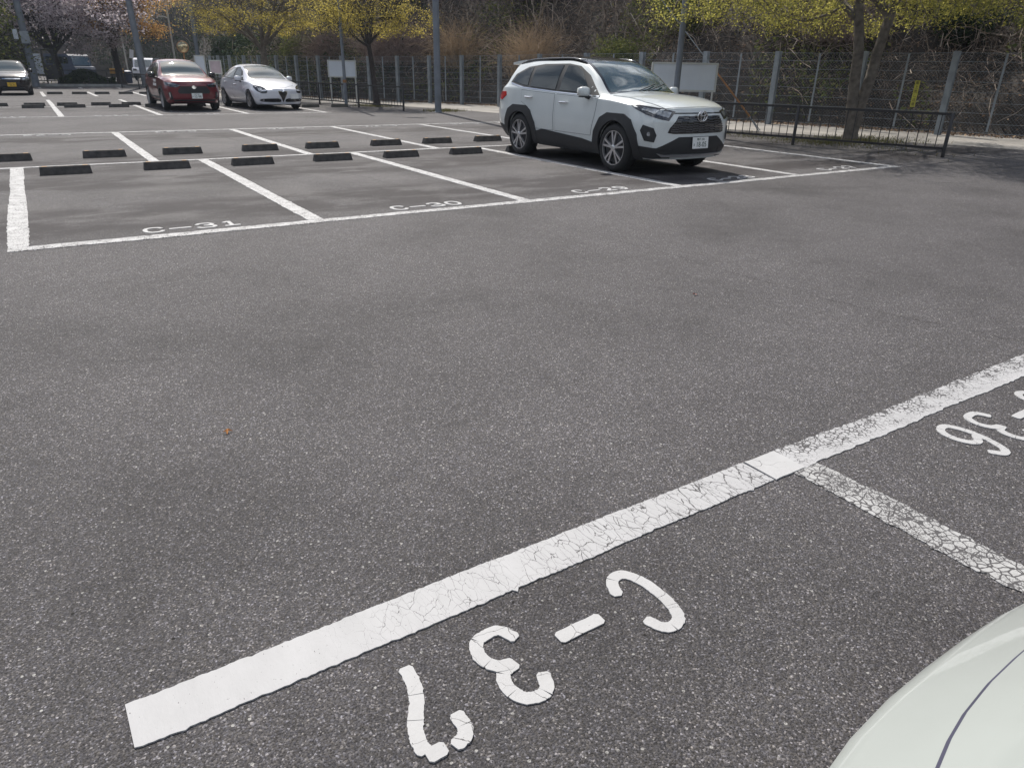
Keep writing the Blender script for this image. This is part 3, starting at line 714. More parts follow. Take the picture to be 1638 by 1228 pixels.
# ------------------------------------------------------------ poles
def pole(name, x, y, r0, r1, h, mat, label, cat='pole', n=16, extra=None):
    root = empty(name, (x, y, 0), 0, label, cat)
    mb = MB(); mb.tube([(0, 0, 0), (0, 0, h * .5), (0, 0, h)], [r0, (r0 + r1) / 2, r1], n); mb.build('shaft', mat, root, sharp=50)
    mb = MB(); mb.lathe([(r1 * 1.15, -0.03), (r1 * 1.15, .02), (0, .05)], n, 'z', (0, 0, h)); mb.build('cap', mat, root, sharp=50)
    return root
mp_ = pole('utility_pole', 12.14, 16.15, 0.112, 0.09, 11.6, M['polegrey'], 'thick smooth grey pole standing alone between the railing end and the white SUV')
mb = MB(); mb.lathe([(.112, 0.0), (.135, 0.0), (.135, .02), (.112, .03)], 16); mb.build('base_ring', M['polegrey'], mp_)
lp = pole('lamp_pole', 10.44, 20.35, 0.06, 0.048, 6.6, M['polegrey'], 'slim grey pole with an orange band in front of the small white notice board')
mb = MB(); mb.lathe([(.062, .83), (.066, .83), (.066, .93), (.062, .93)], 16); mb.build('band', M['orange'], lp)
mb = MB(); mb.box((0, 0, .01), (.22, .22, .02)); mb.build('base_plate', M['polegrey'], lp)
mb = MB(); mb.tube([(0, 0, 6.5), (.3, -.3, 6.75), (.8, -.8, 6.8)], .03, 8); mb.box((.95, -.95, 6.8), (.55, .2, .1), R(-45)); mb.build('lamp_arm', M['polegrey'], lp)
rp = pole('steel_pole', 14.20, 7.03, 0.078, 0.066, 6.5, M['polegrey'], 'slim grey steel pole rising behind the bonnet of the white SUV')
mb = MB(); mb.box((0, 0, .01), (.26, .26, .02)); mb.build('base_plate', M['polegrey'], rp)
gw = empty('guy_wire', (16.55, 6.15, 0), 0, 'thin steel guy wire with an orange guard sleeve slanting down to the path', 'wire')
A = Vector((0, 0, 0.02)); B = Vector((12.14 - 16.55, 16.15 - 6.15, 11.1))
mb = MB(); mb.tube([A, A + (B - A) * .5 - Vector((0, 0, .05)), B], .011, 6); mb.build('wire', M['galv'], gw)
mb = MB(); mb.tube([A + (B - A) * .03, A + (B - A) * .145], .022, 8); mb.build('guard_sleeve', M['orange'], gw)
mb = MB(); mb.tube([(0, 0, -.05), A + (B - A) * .03], .015, 6); mb.build('anchor_rod', M['galv'], gw)

# ------------------------------------------------------------ notice boards
def board(x, y, rz, w, z0, z1, label, split=None, mat='board', legh=None):
    root = empty('notice_board', (x, y, 0), rz, label, 'notice board')
    mb = MB(); t = .045
    ro = [(-w / 2, z0), (w / 2, z0), (w / 2, z1), (-w / 2, z1)]; ri = [(-w / 2 + t, z0 + t), (w / 2 - t, z0 + t), (w / 2 - t, z1 - t), (-w / 2 + t, z1 - t)]
    V_ = [(x, y, z) for y in (-.025, .025) for rg_ in (ro, ri) for x, z in rg_]
    mb.add(V_, [f for i in range(4) for j in [(i + 1) % 4] for f in ((i, j, 4 + j, 4 + i), (8 + i, 12 + i, 12 + j, 8 + j), (i, 8 + i, 8 + j, j), (4 + i, 4 + j, 12 + j, 12 + i))])
    mb.build('frame', M['boardframe'], root)
    spl = [-(w / 2 - t)] + ([split] if split is not None else []) + [w / 2 - t]
    for a, b in zip(spl, spl[1:]):
        g = .004
        mb = MB(); mb.box(((a + b) / 2, .0, (z0 + z1) / 2), (b - a - 2 * g, .022, z1 - z0 - 2 * t)); mb.build('panel', M[mat], root)
    if split is not None:
        mb = MB(); mb.box((split, -.018, (z0 + z1) / 2), (.03, .02, z1 - z0 - 2 * t)); mb.build('mullion', M['galv'], root)
    for s_ in (-1, 1):
        mb = MB(); mb.tube([(s_ * (w / 2 - .06), .045, 0), (s_ * (w / 2 - .06), .045, z1 - .02)], .024, 8); mb.build('leg', M['boardframe'], root, sharp=50)
    return root
board(15.02, 7.62, -YAW + .06, 1.76, 0.93, 1.63, 'large blank white notice board with two panels behind the SUV bonnet', split=-0.18)
board(11.02, 22.10, -YAW + .10, 1.10, 0.98, 1.60, 'small blank white notice board on two thin legs behind the railing')
board(8.9, 34.6, -YAW, .62, 0.9, 1.55, 'faded pinkish notice board between the red car and the hatchback', mat='pinkboard')
board(7.95, 33.4, -YAW, .52, 0.55, 1.75, 'narrow pale upright board seen over the right mirror of the red car')

# ------------------------------------------------------------ trees
def grow_tree(base, H, spread, seed, trunk_r=.16, fork=.38, lean=(0, 0), levels=5, flat=0.6, nch=3, n_main=5, trunks=1, upw=.25):
    rg = np.random.default_rng(seed); wood = MB(); twig = MB(); tips = []
    def seg(p, d, L, r0, r1, n, mbx, k=4, wob=.12, grav=0.0):
        pts = [p.copy()]; dd = d.copy()
        for i in range(k):
            dd = (dd + Vector(rg.normal(size=3)) * wob + Vector((0, 0, grav))).normalized()
            pts.append(pts[-1] + dd * L / k)
        mbx.tube(pts, list(np.linspace(r0, r1, k + 1)), n, False)
        return pts, dd
    def branch(p, d, L, r0, lvl):
        mbx = wood if lvl <= 1 else twig
        pts, dd = seg(p, d, L, r0, r0 * .62, 7 if lvl == 0 else (5 if lvl < 3 else 3), mbx, 4 if lvl < 3 else 3, .10 + .03 * lvl, .02 if lvl < 2 else 0)
        if lvl >= 2:
            for q in pts[1:]: tips.append((q.x, q.y, q.z, lvl))
        if lvl >= levels: return
        m_ = nch + (1 if lvl < 2 else 0)
        for c in range(m_):
            f = rg.uniform(.35, 1.0) if c else 1.0
            i = min(int(f * (len(pts) - 1)), len(pts) - 2); fr = f * (len(pts) - 1) - i
            q = pts[i].lerp(pts[i + 1], min(1, fr))
            side = Vector(rg.normal(size=3)); side -= side.project(dd)
            side.z *= (1 - flat); side = side.normalized()
            nd = (dd * rg.uniform(.55, 1.0) + side * rg.uniform(.5, .95)); nd.z = nd.z * (1 - flat * .35) + upw * .12
            branch(q, nd.normalized(), L * rg.uniform(.55, .80), r0 * rg.uniform(.45, .62), lvl + 1)
    for tk in range(trunks):
        d0 = Vector((lean[0] + (tk - (trunks - 1) / 2) * .09, lean[1] - (tk - (trunks - 1) / 2) * .08, 1)).normalized()
        pts, dd = seg(Vector((0, 0, -.1)), d0, H * fork, trunk_r * 1.0, trunk_r * .72, 10, wood, 6, .06)
        for k in range(n_main):
            a = 2 * math.pi * (k + rg.uniform(-.25, .25)) / n_main + seed
            tilt = rg.uniform(.45, 1.05)
            nd = Vector((math.cos(a) * tilt * spread, math.sin(a) * tilt * spread, 1)).normalized()
            q = pts[-1] if k < 2 else pts[-2].lerp(pts[-1], rg.uniform(.2, 1))
            branch(q, nd, H * (1 - fork) * rg.uniform(.42, .6), trunk_r * rg.uniform(.38, .55), 0)
        branch(pts[-1], (dd + Vector((0, 0, .4))).normalized(), H * (1 - fork) * .5, trunk_r * .55, 0)
    # flare at the foot
    wood.tube([(0, 0, -.05), (0, 0, .12), (0, 0, .4)], [trunk_r * 1.6, trunk_r * 1.25, trunk_r * 1.0], 10, False)
    return wood, twig, np.array(tips)
def tree(name, x, y, H, spread, seed, leafmat, nleaf, lsize, label, cat='tree', cl=.22, thin=0.0, zmin=None, dome=None, aspect=.6, barkm='bark', leafflat=.3, **kw):
    root = empty(name, (x, y, 0), 0, label, cat)
    wood, twig, tips = grow_tree(None, H, spread, seed, **kw)
    if dome is not None:
        dx, dy, R0, z0, z1, nc = dome; rd = np.random.default_rng(seed + 7); P0 = tips[:, :3]; add = []
        for _ in range(nc):
            a = rd.uniform(0, 6.283); r_ = R0 * rd.uniform(.15, 1) ** .6; q = np.array([dx + math.cos(a) * r_, dy + math.sin(a) * r_, rd.uniform(z0, z1) + .25 * math.sin(a * 3 + r_)])
            j = np.argmin(((P0 - q) ** 2).sum(1)); b0 = P0[j]; m_ = (b0 + q) / 2 + np.array([0, 0, .15])
            twig.tube([tuple(b0), tuple(m_), tuple(q)], [.018, .012, .005], 4, False)
            for k in range(4): add.append((*(q + (m_ - q) * k / 5 + rd.normal(size=3) * np.array([.22, .22, .06])), 4))
        tips = np.vstack([tips, np.array(add)] * 1)
        ntip = len(add)
    wood.build('trunk', M[barkm], root, smooth=True); twig.build('branches', M[barkm], root)
    rg = np.random.default_rng(seed + 99)
    P3 = tips[:, :3]; T = P3[tips[:, 3] >= 3]
    if zmin: T = T[T[:, 2] > zmin]
    keep = (noise3(T, seed, 2, 1.0) > -0.75 + thin) | (np.arange(len(T)) > len(T) - 600); T = T[keep] if keep.sum() > 50 else T
    idx = rg.integers(0, len(T), nleaf)
    if dome is not None: k_ = int(nleaf * .5); idx[:k_] = len(T) - 1 - rg.integers(0, min(ntip, len(T)), k_)
    P = T[idx] + rg.normal(size=(nleaf, 3)) * np.array([cl, cl, cl * .45])
    o = link('crown', quads_mesh('crown', leaf_quads(P, lsize, aspect, leafflat, rg)), leafmat, root)
    return root

# ------------------------------------------------------------ hillside behind the fence
# base line of the hill: the fence line, then round the far end of the valley
HB = offs(FENCE, 0.9)[::-1][:]           # from far to near
HB = HB[::-1] + [(11.5, 50), (13, 56), (13.5, 63), (12, 71), (6, 78), (-6, 82), (-20, 80), (-34, 70), (-44, 55)]
HB = [(26.5, -22), (25.5, -16)] + HB
hb = np.array(HB); hseg = np.linalg.norm(np.diff(hb, axis=0), axis=1); hcum = np.concatenate([[0], np.cumsum(hseg)]); HLEN = hcum[-1]
tx = np.gradient(hb[:, 0]); ty = np.gradient(hb[:, 1]); tl = np.hypot(tx, ty); HNX, HNY = ty / tl, -tx / tl      # outward = right of travel
def hill_point(s, t):
    """s along the hill foot (m), t outwards (m) -> x, y, z"""
    x = np.interp(s, hcum, hb[:, 0]); y = np.interp(s, hcum, hb[:, 1])
    nx = np.interp(s, hcum, HNX); ny = np.interp(s, hcum, HNY); l = np.hypot(nx, ny); nx, ny = nx / l, ny / l
    P2 = np.stack([x + nx * t, y + ny * t], -1)
    n_ = noise3(P2, 11, 4, 0.35)
    wall = np.clip((t - 0.15) / 0.35, 0, 1) * (0.75 + .3 * noise3(P2, 5, 2, .3))
    z = wall + np.clip(t - .5, 0, None) * .86 - np.clip(t - 12, 0, None) * .35 + n_ * np.clip(t, 0, 3) * .30
    return np.stack([P2[..., 0], P2[..., 1], z], -1)
ns_, nt_ = 420, 46
ss = np.linspace(0, HLEN, ns_); tt = np.concatenate([np.linspace(0, 1.2, 10), np.linspace(1.5, 30, nt_ - 10)])
SS, TT = np.meshgrid(ss, tt, indexing='ij'); HP = hill_point(SS.ravel(), TT.ravel()); HP[:, 2] -= .02
idx = np.arange(ns_ * nt_).reshape(ns_, nt_)
fcs = np.stack([idx[:-1, :-1], idx[1:, :-1], idx[1:, 1:], idx[:-1, 1:]], -1).reshape(-1, 4)
me = bpy.data.meshes.new('hillside'); me.from_pydata(HP.tolist(), [], fcs.tolist()); me.update()
if me.polygons[len(me.polygons) // 2].normal.z < 0: me.flip_normals()
tag(link('hillside', me, M['soil'], smooth=True), None, None, None, 'structure')

RG = [(-40, 66), (-60, 36), (-70, 2), (-62, -34), (-34, -60), (6, -68), (40, -58), (50, -32), (34, -16)]
vs = []; fs = []; K = 90; pts_ = np.array(smooth_path(RG, 12)); K = len(pts_); cen = np.array([-8, 0])
for i, p in enumerate(pts_):
    d_ = (p - cen) / np.linalg.norm(p - cen)
    for j in range(16):
        q = p + d_ * j * 2.4; q3 = np.array([[q[0], q[1]]]); z = j * 1.5 * (.8 + .25 * noise3(q3, 4, 3, .12)[0]) + (1.8 * noise3(q3, 9, 4, .9)[0] if j else 0)
        vs.append((q[0], q[1], z - .05))
for i in range(K - 1):
    for j in range(15): fs.append((i * 16 + j, (i + 1) * 16 + j, (i + 1) * 16 + j + 1, i * 16 + j + 1))
me = bpy.data.meshes.new('ridge'); me.from_pydata(vs, [], fs); me.update()
M['ridgegreen'] = simple('wooded_ridge', (0.045, 0.05, 0.03), 0.95, var=.5, scale=.8, bump=.8)
tag(link('ridge', me, M['ridgegreen']), None, None, None, 'structure')

def on_hill(n, s0, s1, t0, t1, rg, lift=(0, .5)):
    s = rg.uniform(s0, s1, n); t = rg.uniform(t0, t1, n); P = hill_point(s, t); P[:, 2] += rg.uniform(*lift, n); return P
rg = np.random.default_rng(21)
SNEAR, SFAR = 5.0, 75.0
# leaf litter on the slope and at the fence foot
P = on_hill(60000, SNEAR, SFAR, -.9, 9, rg, (0, .05))
tag(link('leaf_litter', quads_mesh('leaf_litter', leaf_quads(P, .085, .6, .6, rg)), F['litter']), 'brown dead leaves lying on the foot of the slope', None, None, 'stuff')
# tangle of dead vines
def vines(n, s0, s1, t0, t1, L, rad, rg, up=.5, k=7, droop=.18, lift=(0, 1.0)):
    P = on_hill(n, s0, s1, t0, t1, rg, lift); D = rg.normal(size=(n, 3)); D[:, 2] = np.abs(D[:, 2]) * up * 2 + .1; D /= np.linalg.norm(D, axis=1)[:, None]
    Ls = L * rg.uniform(.4, 1.5, n); Q = []
    cur = P.copy(); d = D.copy()
    for j in range(k):
        d = d + rg.normal(size=(n, 3)) * .28; d[:, 2] -= droop; d /= np.linalg.norm(d, axis=1)[:, None]
        nx_ = cur + d * (Ls / k)[:, None]
        w = np.cross(d, rg.normal(size=(n, 3))); w /= np.linalg.norm(w, axis=1)[:, None]
        w2 = np.cross(d, w); r0 = (rad * (1 - j / k * .6) * rg.uniform(.6, 1.2, n))[:, None]
        Q.append(np.stack([cur - w * r0, nx_ - w * r0 * .9, nx_ + w * r0 * .9, cur + w * r0], 1))
        Q.append(np.stack([cur - w2 * r0, nx_ - w2 * r0 * .9, nx_ + w2 * r0 * .9, cur + w2 * r0], 1))
        cur = nx_
    return np.concatenate(Q)
V1 = vines(11000, SNEAR, 62, .2, 6.5, 1.1, .0075, rg)
V2 = vines(1300, SNEAR, 62, .1, 4.0, 2.4, .012, rg, up=.9, droop=.22)
tag(link('vine_tangle', quads_mesh('vine_tangle', np.concatenate([V1, V2])), F['twig']), 'tangle of dead grey brown vines covering the slope behind the fence', None, None, 'stuff')
# evergreen ground cover: patchy
P = on_hill(150000, SNEAR, 75, .1, 11, rg, (0, .75)); nn_ = noise3(P, 3, 3, .45)
P = P[nn_ > .02][:70000]
tag(link('undergrowth', quads_mesh('undergrowth', leaf_quads(P, .13, .5, .2, rg)), F['bush']), 'patchy green undergrowth on the hillside', None, None, 'stuff')

# shrubs that can be told apart: leaf or twig clumps on the slope
def shrub(px, Y, h, w, kind, n, size, label, seed, cat='shrub', name='shrub', stems=True, z0=None):
    rg = np.random.default_rng(seed); s_near = hcum[np.argmin(np.abs(hb[:, 0] - px[0]) + np.abs(hb[:, 1] - px[1]))]
    base = hill_point(np.array([s_near + px[2]]), np.array([px[3]]))[0]
    if z0 is not None: base[2] = z0
    root = empty(name, tuple(base - np.array([0, 0, .05])), 0, label, cat)
    if kind in ('twigs', 'grass'):
        k = 6; P = rg.normal(size=(n, 3)) * np.array([w * .16, w * .16, .05]); D = rg.normal(size=(n, 3)); D[:, 2] = np.abs(D[:, 2]) + (.9 if kind == 'twigs' else 1.6)
        D /= np.linalg.norm(D, axis=1)[:, None]; Ls = h * rg.uniform(.7, 1.35, n); Q = []; cur = P; d = D
        for j in range(k):
            d = d + rg.normal(size=(n, 3)) * .16; d[:, 2] -= (.14 if kind == 'twigs' else .20) * (j / k) * 2; d /= np.linalg.norm(d, axis=1)[:, None]
            nx_ = cur + d * (Ls / k)[:, None]; wv = np.cross(d, rg.normal(size=(n, 3))); wv /= np.linalg.norm(wv, axis=1)[:, None]
            r0 = size * (1 - j / k * .7); Q.append(np.stack([cur - wv * r0, nx_ - wv * r0, nx_ + wv * r0, cur + wv * r0], 1)); cur = nx_
        link('stems', quads_mesh('stems', np.concatenate(Q)), F['purple'] if kind == 'twigs' else F['tan'], root)
    else:
        mb = MB(); tips = []
        for k in range(9):
            a = rg.uniform(0, 6.28); e = Vector((math.cos(a) * w * .4 * rg.uniform(.3, 1), math.sin(a) * w * .4 * rg.uniform(.3, 1), h * rg.uniform(.5, .95)))
            pts = [Vector((0, 0, 0)), e * .4 + Vector(rg.normal(size=3)) * .08, e]; mb.tube(pts, [.03, .02, .008], 4, False); tips += [np.array(pts[1]), np.array(e)]
        mb.build('stems', M['darkbark'], root)
        C_ = np.array(tips); extra = rg.normal(size=(26, 3)); extra /= np.linalg.norm(extra, axis=1)[:, None]; extra = extra * np.array([w * .42, w * .42, h * .42]) * rg.uniform(.4, 1, (26, 1)) + np.array([0, 0, h * .55])
        C_ = np.concatenate([C_, extra]); P = C_[rg.integers(0, len(C_), n)] + rg.normal(size=(n, 3)) * np.array([w, w, h]) * .085
        P = P[P[:, 2] > -.1]
        link('foliage', quads_mesh('foliage', leaf_quads(P, size, .5, .2, rg)), F[kind], root)
    return root
# (anchor x, anchor y, shift along, out)
shrub((16.3, 18.9, 0, 1.2), 0, 1.9, 2.6, 'grass', 1500, .006, 'tan dry grass clump spilling behind the fence right of the thick grey pole', 31, name='grass_clump', cat='grass')
shrub((14.9, 22.2, 0, 1.4), 0, 1.8, 2.2, 'grass', 1300, .006, 'orange brown dry grass clump left of the thick grey pole', 32, name='grass_clump', cat='grass')
shrub((13.3, 24.9, 0, 1.1), 0, 1.9, 3.0, 'twigs', 2600, .006, 'rounded mauve bare shrub left of the thick grey pole', 33)
shrub((11.3, 28.8, 0, 1.2), 0, 1.5, 2.2, 'twigs', 1500, .006, 'mauve bare shrub behind the fence above the silvery hatchback', 34)
shrub((16.9, 15.5, 0, 1.0), 0, 1.5, 2.2, 'bush', 6000, .09, 'green leafy shrub behind the fence just left of the white SUV', 35)
shrub((17.7, 12.3, 0, 1.8), 0, 1.8, 2.4, 'bush', 6500, .09, 'green leafy shrub on the slope above the rear of the white SUV', 36)
shrub((19.1, 8.0, -.6, 2.2), 0, 1.6, 2.2, 'twigs', 1700, .006, 'brown bare shrub above the large notice board', 37)
shrub((20.4, 3.5, .6, 2.6), 0, 1.3, 2.2, 'evergreen', 6500, .10, 'dark evergreen shrub on the slope right of the leaning double trunk', 38)
shrub((20.98, 1.4, .8, 2.2), 0, 1.5, 2.0, 'bush', 6000, .10, 'yellow green shrub on the slope above the yellow sign', 39)
shrub((21.5, -.7, 0, 2.4), 0, 1.4, 2.4, 'bush', 6500, .10, 'green shrub on the slope at the right edge', 40)
shrub((10.3, 31.7, 0, 1.3), 0, 1.7, 2.0, 'bush', 5500, .10, 'green shrub with pale leaves beyond the red car', 41)
shrub((10.0, 44.2, 2, 1.2), 0, 2.2, 3.0, 'evergreen', 6000, .13, 'dark evergreen bush at the far end of the fence', 42)
for q_, (ax_, ay_, so_, to_, h_, w_, kd, n_, lb) in enumerate([
    (20.4, 3.5, -.4, 4.6, 1.6, 2.8, 'evergreen', 7000, 'dark evergreen shrub high on the slope above the fence post right of the leaning tree'),
    (19.8, 5.7, .2, 3.4, 1.5, 2.4, 'evergreen', 6500, 'dark evergreen shrub on the slope left of the leaning double trunk'),
    (19.1, 8.0, .5, 4.4, 1.7, 2.6, 'bush', 6500, 'olive green shrub high on the slope between the steel pole and the leaning tree'),
    (17.7, 12.3, 1.2, 3.6, 1.9, 2.8, 'evergreen', 7500, 'dark evergreen shrub on the slope above the roof of the white SUV'),
    (17.1, 14.5, 0, 4.4, 2.0, 2.6, 'bush', 6500, 'olive green shrub high on the slope over the tail of the white SUV'),
    (15.65, 20.8, 0, 4.2, 2.2, 3.0, 'twigs', 2600, 'tall mauve bare shrub high on the slope right of the thick grey pole'),
    (13.3, 24.9, 1.5, 3.6, 2.0, 3.0, 'evergreen', 7500, 'dark evergreen shrub on the slope behind the slim dark trunk'),
    (11.3, 28.8, 1.5, 3.4, 2.0, 3.2, 'evergreen', 7500, 'dark evergreen shrub on the slope behind the spreading yellow green tree')]):
    shrub((ax_, ay_, so_, to_), 0, h_, w_, kd, n_, .085 if kd != 'twigs' else .006, lb, 200 + q_)
def bare_tree(s_, t_, H_, seed, label, lean=(0, 0)):
    b0 = hill_point(np.array([s_]), np.array([t_]))[0]; root = empty('bare_tree', (b0[0], b0[1], b0[2] - .1), 0, label, 'tree')
    wd, tw, _ = grow_tree(None, H_, .8, seed, trunk_r=.055, fork=.35, lean=lean, levels=4, flat=.1, nch=2, n_main=3, upw=.6)
    wd.build('trunk', M['wood'], root, smooth=True); tw.build('branches', M['wood'], root)
def sat(x, y): return float(hcum[np.argmin(np.abs(hb[:, 0] - x) + np.abs(hb[:, 1] - y))])
BARE = [(16.3, 18.9, .8, 1.8, (.1, -.25), 'pale leaning bare sapling just right of the thick grey pole'), (16.75, 16.8, .2, 3.0, (-.1, .1), 'bare sapling on the slope between the thick grey pole and the white SUV'),
        (17.75, 12.3, -.6, 2.6, (.3, .3), 'bare leaning sapling above the rear window of the white SUV'), (18.45, 10.15, .4, 3.4, (-.3, -.2), 'bare crooked sapling on the slope above the SUV windscreen'),
        (20.42, 3.55, -1.0, 2.2, (.15, .1), 'bare sapling on the slope right behind the leaning double trunk'), (21.45, -.7, .3, 3.0, (-.2, .2), 'bare sapling high on the slope at the right edge'),
        (14.05, 23.6, 0, 2.4, (0, .1), 'bare sapling behind the slim dark trunk')]
# roots and fallen stems on the slope
for k, (s, t, L) in enumerate([(29.0, 2.2, 2.6), (22.0, 3.0, 2.0), (26.2, 2.6, 1.4)]):
    b0 = hill_point(np.array([s]), np.array([t]))[0]; rr_ = np.random.default_rng(60 + k); pts = [Vector((0, 0, 0))]; d = Vector((-.3, .5, .5)).normalized()
    for j in range(7): d = (d + Vector(rr_.normal(size=3)) * .35).normalized(); pts.append(pts[-1] + d * L / 7)
    mb = MB(); mb.tube(pts, list(np.linspace(.05, .018, 8)), 6); o = mb.build('fallen_branch', M['wood'], smooth=True); o.location = (b0[0], b0[1], b0[2] + .25)
    tag(o, ['pale crooked dead branch on the slope right of the leaning trunk', 'pale dead branch among vines near the right edge of the slope', 'short bent dead branch on the slope above the yellow sign'][k], 'branch')

# forest on the hill: dark trunks + mass of evergreen leaves
def forest():
    rg = np.random.default_rng(77); mb = MB(); LP = []; LS = []
    n = 95
    s = rg.uniform(2, HLEN - 2, n); t = rg.uniform(8.5, 24, n); B = hill_point(s, t)
    for i in range(n):
        b = Vector(B[i]) - Vector((0, 0, .3)); H_ = rg.uniform(5, 9); ln = Vector((rg.normal() * .08, rg.normal() * .08, 1)); r0 = rg.uniform(.07, .17)
        mb.tube([b, b + ln * H_ * .5 + Vector(rg.normal(size=3)) * .2, b + ln * H_], [r0, r0 * .7, r0 * .3], 6, False)
        m_ = 1150; c = rg.normal(size=(14, 3)); c /= np.linalg.norm(c, axis=1)[:, None]; c = c * np.array([2.0, 2.0, H_ * .30]) * rg.uniform(.4, 1, (14, 1)) + np.array(b + ln * H_ * .68)
        LP.append(c[rg.integers(0, 14, m_)] + rg.normal(size=(m_, 3)) * .50); LS.append(np.full(m_, .20))
    P = np.concatenate(LP); sz = np.concatenate(LS)
    o = link('forest', quads_mesh('forest', leaf_quads(P, sz, .55, .3, rg)), F['evergreen']); tag(o, 'dark evergreen wood covering the upper hillside', None, None, 'stuff')
    o2 = mb.build('forest_trunks', M['darkbark']); o2['kind'] = 'stuff'; o2['label'] = 'dark trunks of the hillside wood'
forest()
# understorey: dark brush at the foot of the far wood
P = on_hill(70000, 48, HLEN - 1, -.2, 9, rg, (0, 1.6)); P = P[noise3(P, 8, 3, .3) > -.25]
tag(link('brush', quads_mesh('brush', leaf_quads(P, .20, .5, .2, rg)), F['evergreen']), 'dark brush at the foot of the far wood', None, None, 'stuff')
V3 = vines(1800, 30, HLEN - 4, 1.5, 9, 3.2, .022, rg, up=2.5, droop=.03, lift=(0, .6))
tag(link('saplings', quads_mesh('saplings', V3), F['twig']), 'thin bare saplings rising from the slope', None, None, 'stuff')

# ------------------------------------------------------------ the trees that stand out
tree('maple_tree', 16.41, 3.45, 7.4, 1.2, 5, F['yg2'], 52000, .052, 'broad tree with a leaning forked mossy trunk behind the right railing', trunk_r=.135, fork=.40, lean=(-.06, .03), n_main=5, cl=.19, flat=.55, trunks=2, zmin=2.35, dome=(-.7, .5, 3.9, 2.45, 3.4, 260))
tree('maple_tree', 9.55, 27.6, 6.2, 1.15, 12, F['yg'], 15000, .06, 'spreading yellow green tree behind the silvery white hatchback', trunk_r=.17, fork=.36, n_main=7, cl=.17, flat=.7, zmin=2.6, dome=(0, 0, 2.7, 2.75, 3.6, 45))
tree('maple_tree', 11.76, 20.6, 5.4, 1.0, 23, F['yg'], 13500, .057, 'yellow green tree with a slim dark trunk beside the slim grey pole', trunk_r=.11, fork=.42, n_main=6, cl=.17, flat=.68, barkm='darkbark', zmin=2.4, dome=(0, 0, 2.2, 2.45, 3.4, 45))
tree('cherry_tree', 2.6, 49.5, 7.4, .85, 31, F['pink'], 40000, .14, 'cherry tree in pale pink blossom at the far left', trunk_r=.24, fork=.26, n_main=7, cl=.32, flat=.45, barkm='darkbark', leafflat=.2)
tree('cherry_tree', -.2, 54, 8.2, 1.2, 33, F['pink'], 34000, .15, 'cherry tree in blossom behind the black car and the tall grey pole', trunk_r=.25, fork=.28, n_main=6, cl=.42, flat=.45, barkm='darkbark', leafflat=.2)
tree('orange_leaved_tree', 6.2, 52, 7.4, .95, 41, F['orange'], 34000, .12, 'tree with orange young leaves between the blossom and the leaning dark pole', trunk_r=.26, fork=.34, n_main=6, cl=.42, flat=.5, barkm='darkbark', zmin=3.0)
tree('evergreen_tree', -2.7, 46, 6.2, .9, 51, F['bush'], 14000, .16, 'dark green tree at the far left edge above the black car', trunk_r=.2, fork=.2, n_main=6, cl=.40, flat=.2, barkm='darkbark')

for q_, (bx_, by_, ds_, dt_, ln_, lb) in enumerate(BARE): bare_tree(sat(bx_, by_) + ds_, dt_, 5.2, 300 + q_, lb, ln_)
# hedge, gate, bins, road furniture at the far left
def hedge(x0, x1, y, h, label, seed, mat='evergreen', n=9000, dpt=1.4):
    rg = np.random.default_rng(seed); root = empty('hedge', ((x0 + x1) / 2, y, 0), 0, label, 'hedge')
    X = rg.uniform(-(x1 - x0) / 2, (x1 - x0) / 2, n); hh = h * (.72 + .28 * np.sin(X * 2.3 + seed)); P = np.stack([X, rg.uniform(-dpt / 2, dpt / 2, n), hh * rg.uniform(0, 1, n) ** .6], 1)
    link('foliage', quads_mesh('foliage', leaf_quads(P, .13, .55, .2, rg)), F[mat], root)
    mb = MB()
    for k in range(8): mb.tube([(rg.uniform(-(x1 - x0) / 2, (x1 - x0) / 2), 0, 0), (rg.normal() * .3, 0, h * .6)], [.03, .01], 4, False)
    mb.build('stems', M['darkbark'], root)
hedge(2.3, 5.4, 47.6, .95, 'low dark green hedge between the black gate and the railing', 71)
hedge(-8, .6, 48, 1.2, 'hedge behind the black car at the left edge', 72, 'bush')
mb = MB(); mb.box((0, 0, .07), (20, .16, .14)); o = mb.build('kerb', M['concrete']); o.location = (-1.2, 45.4, 0); tag(o, None, None, None, 'structure')
g = empty('metal_gate', (1.55, 46.3, 0), -.05, 'tall black metal gate frame right of the black car', 'gate')
for x in (-.72, .15, .72):
    mb = MB(); mb.box((x, 0, .98), (.08, .08, 1.96)); mb.build('post', M['railing'], g)
mb = MB(); mb.box((0, 0, 1.98), (1.6, .06, .06)); mb.build('top_rail', M['railing'], g)
mb = MB(); mb.box((0, 0, .30), (1.36, .04, .05)); mb.build('bottom_rail', M['railing'], g)
mb = MB(); mb.box((.44, 0, .75), (.5, .03, .8)); mb.build('panel', M['railing'], g)
for k in range(5):
    mb = MB(); mb.box((-.60 + .15 * k, 0, .52), (.02, .02, .42)); mb.build('bar', M['railing'], g)
b = empty('notice_board', (1.28, 46.1, 0), -.1, 'bluish white board hung on the black gate', 'notice board')
mb = MB(); mb.box((0, 0, 1.20), (.62, .04, 1.05)); mb.build('panel', M['board'], b)
mb = MB(); mb.box((0, .035, 1.2), (.68, .02, 1.11)); mb.build('frame', M['boardframe'], b)
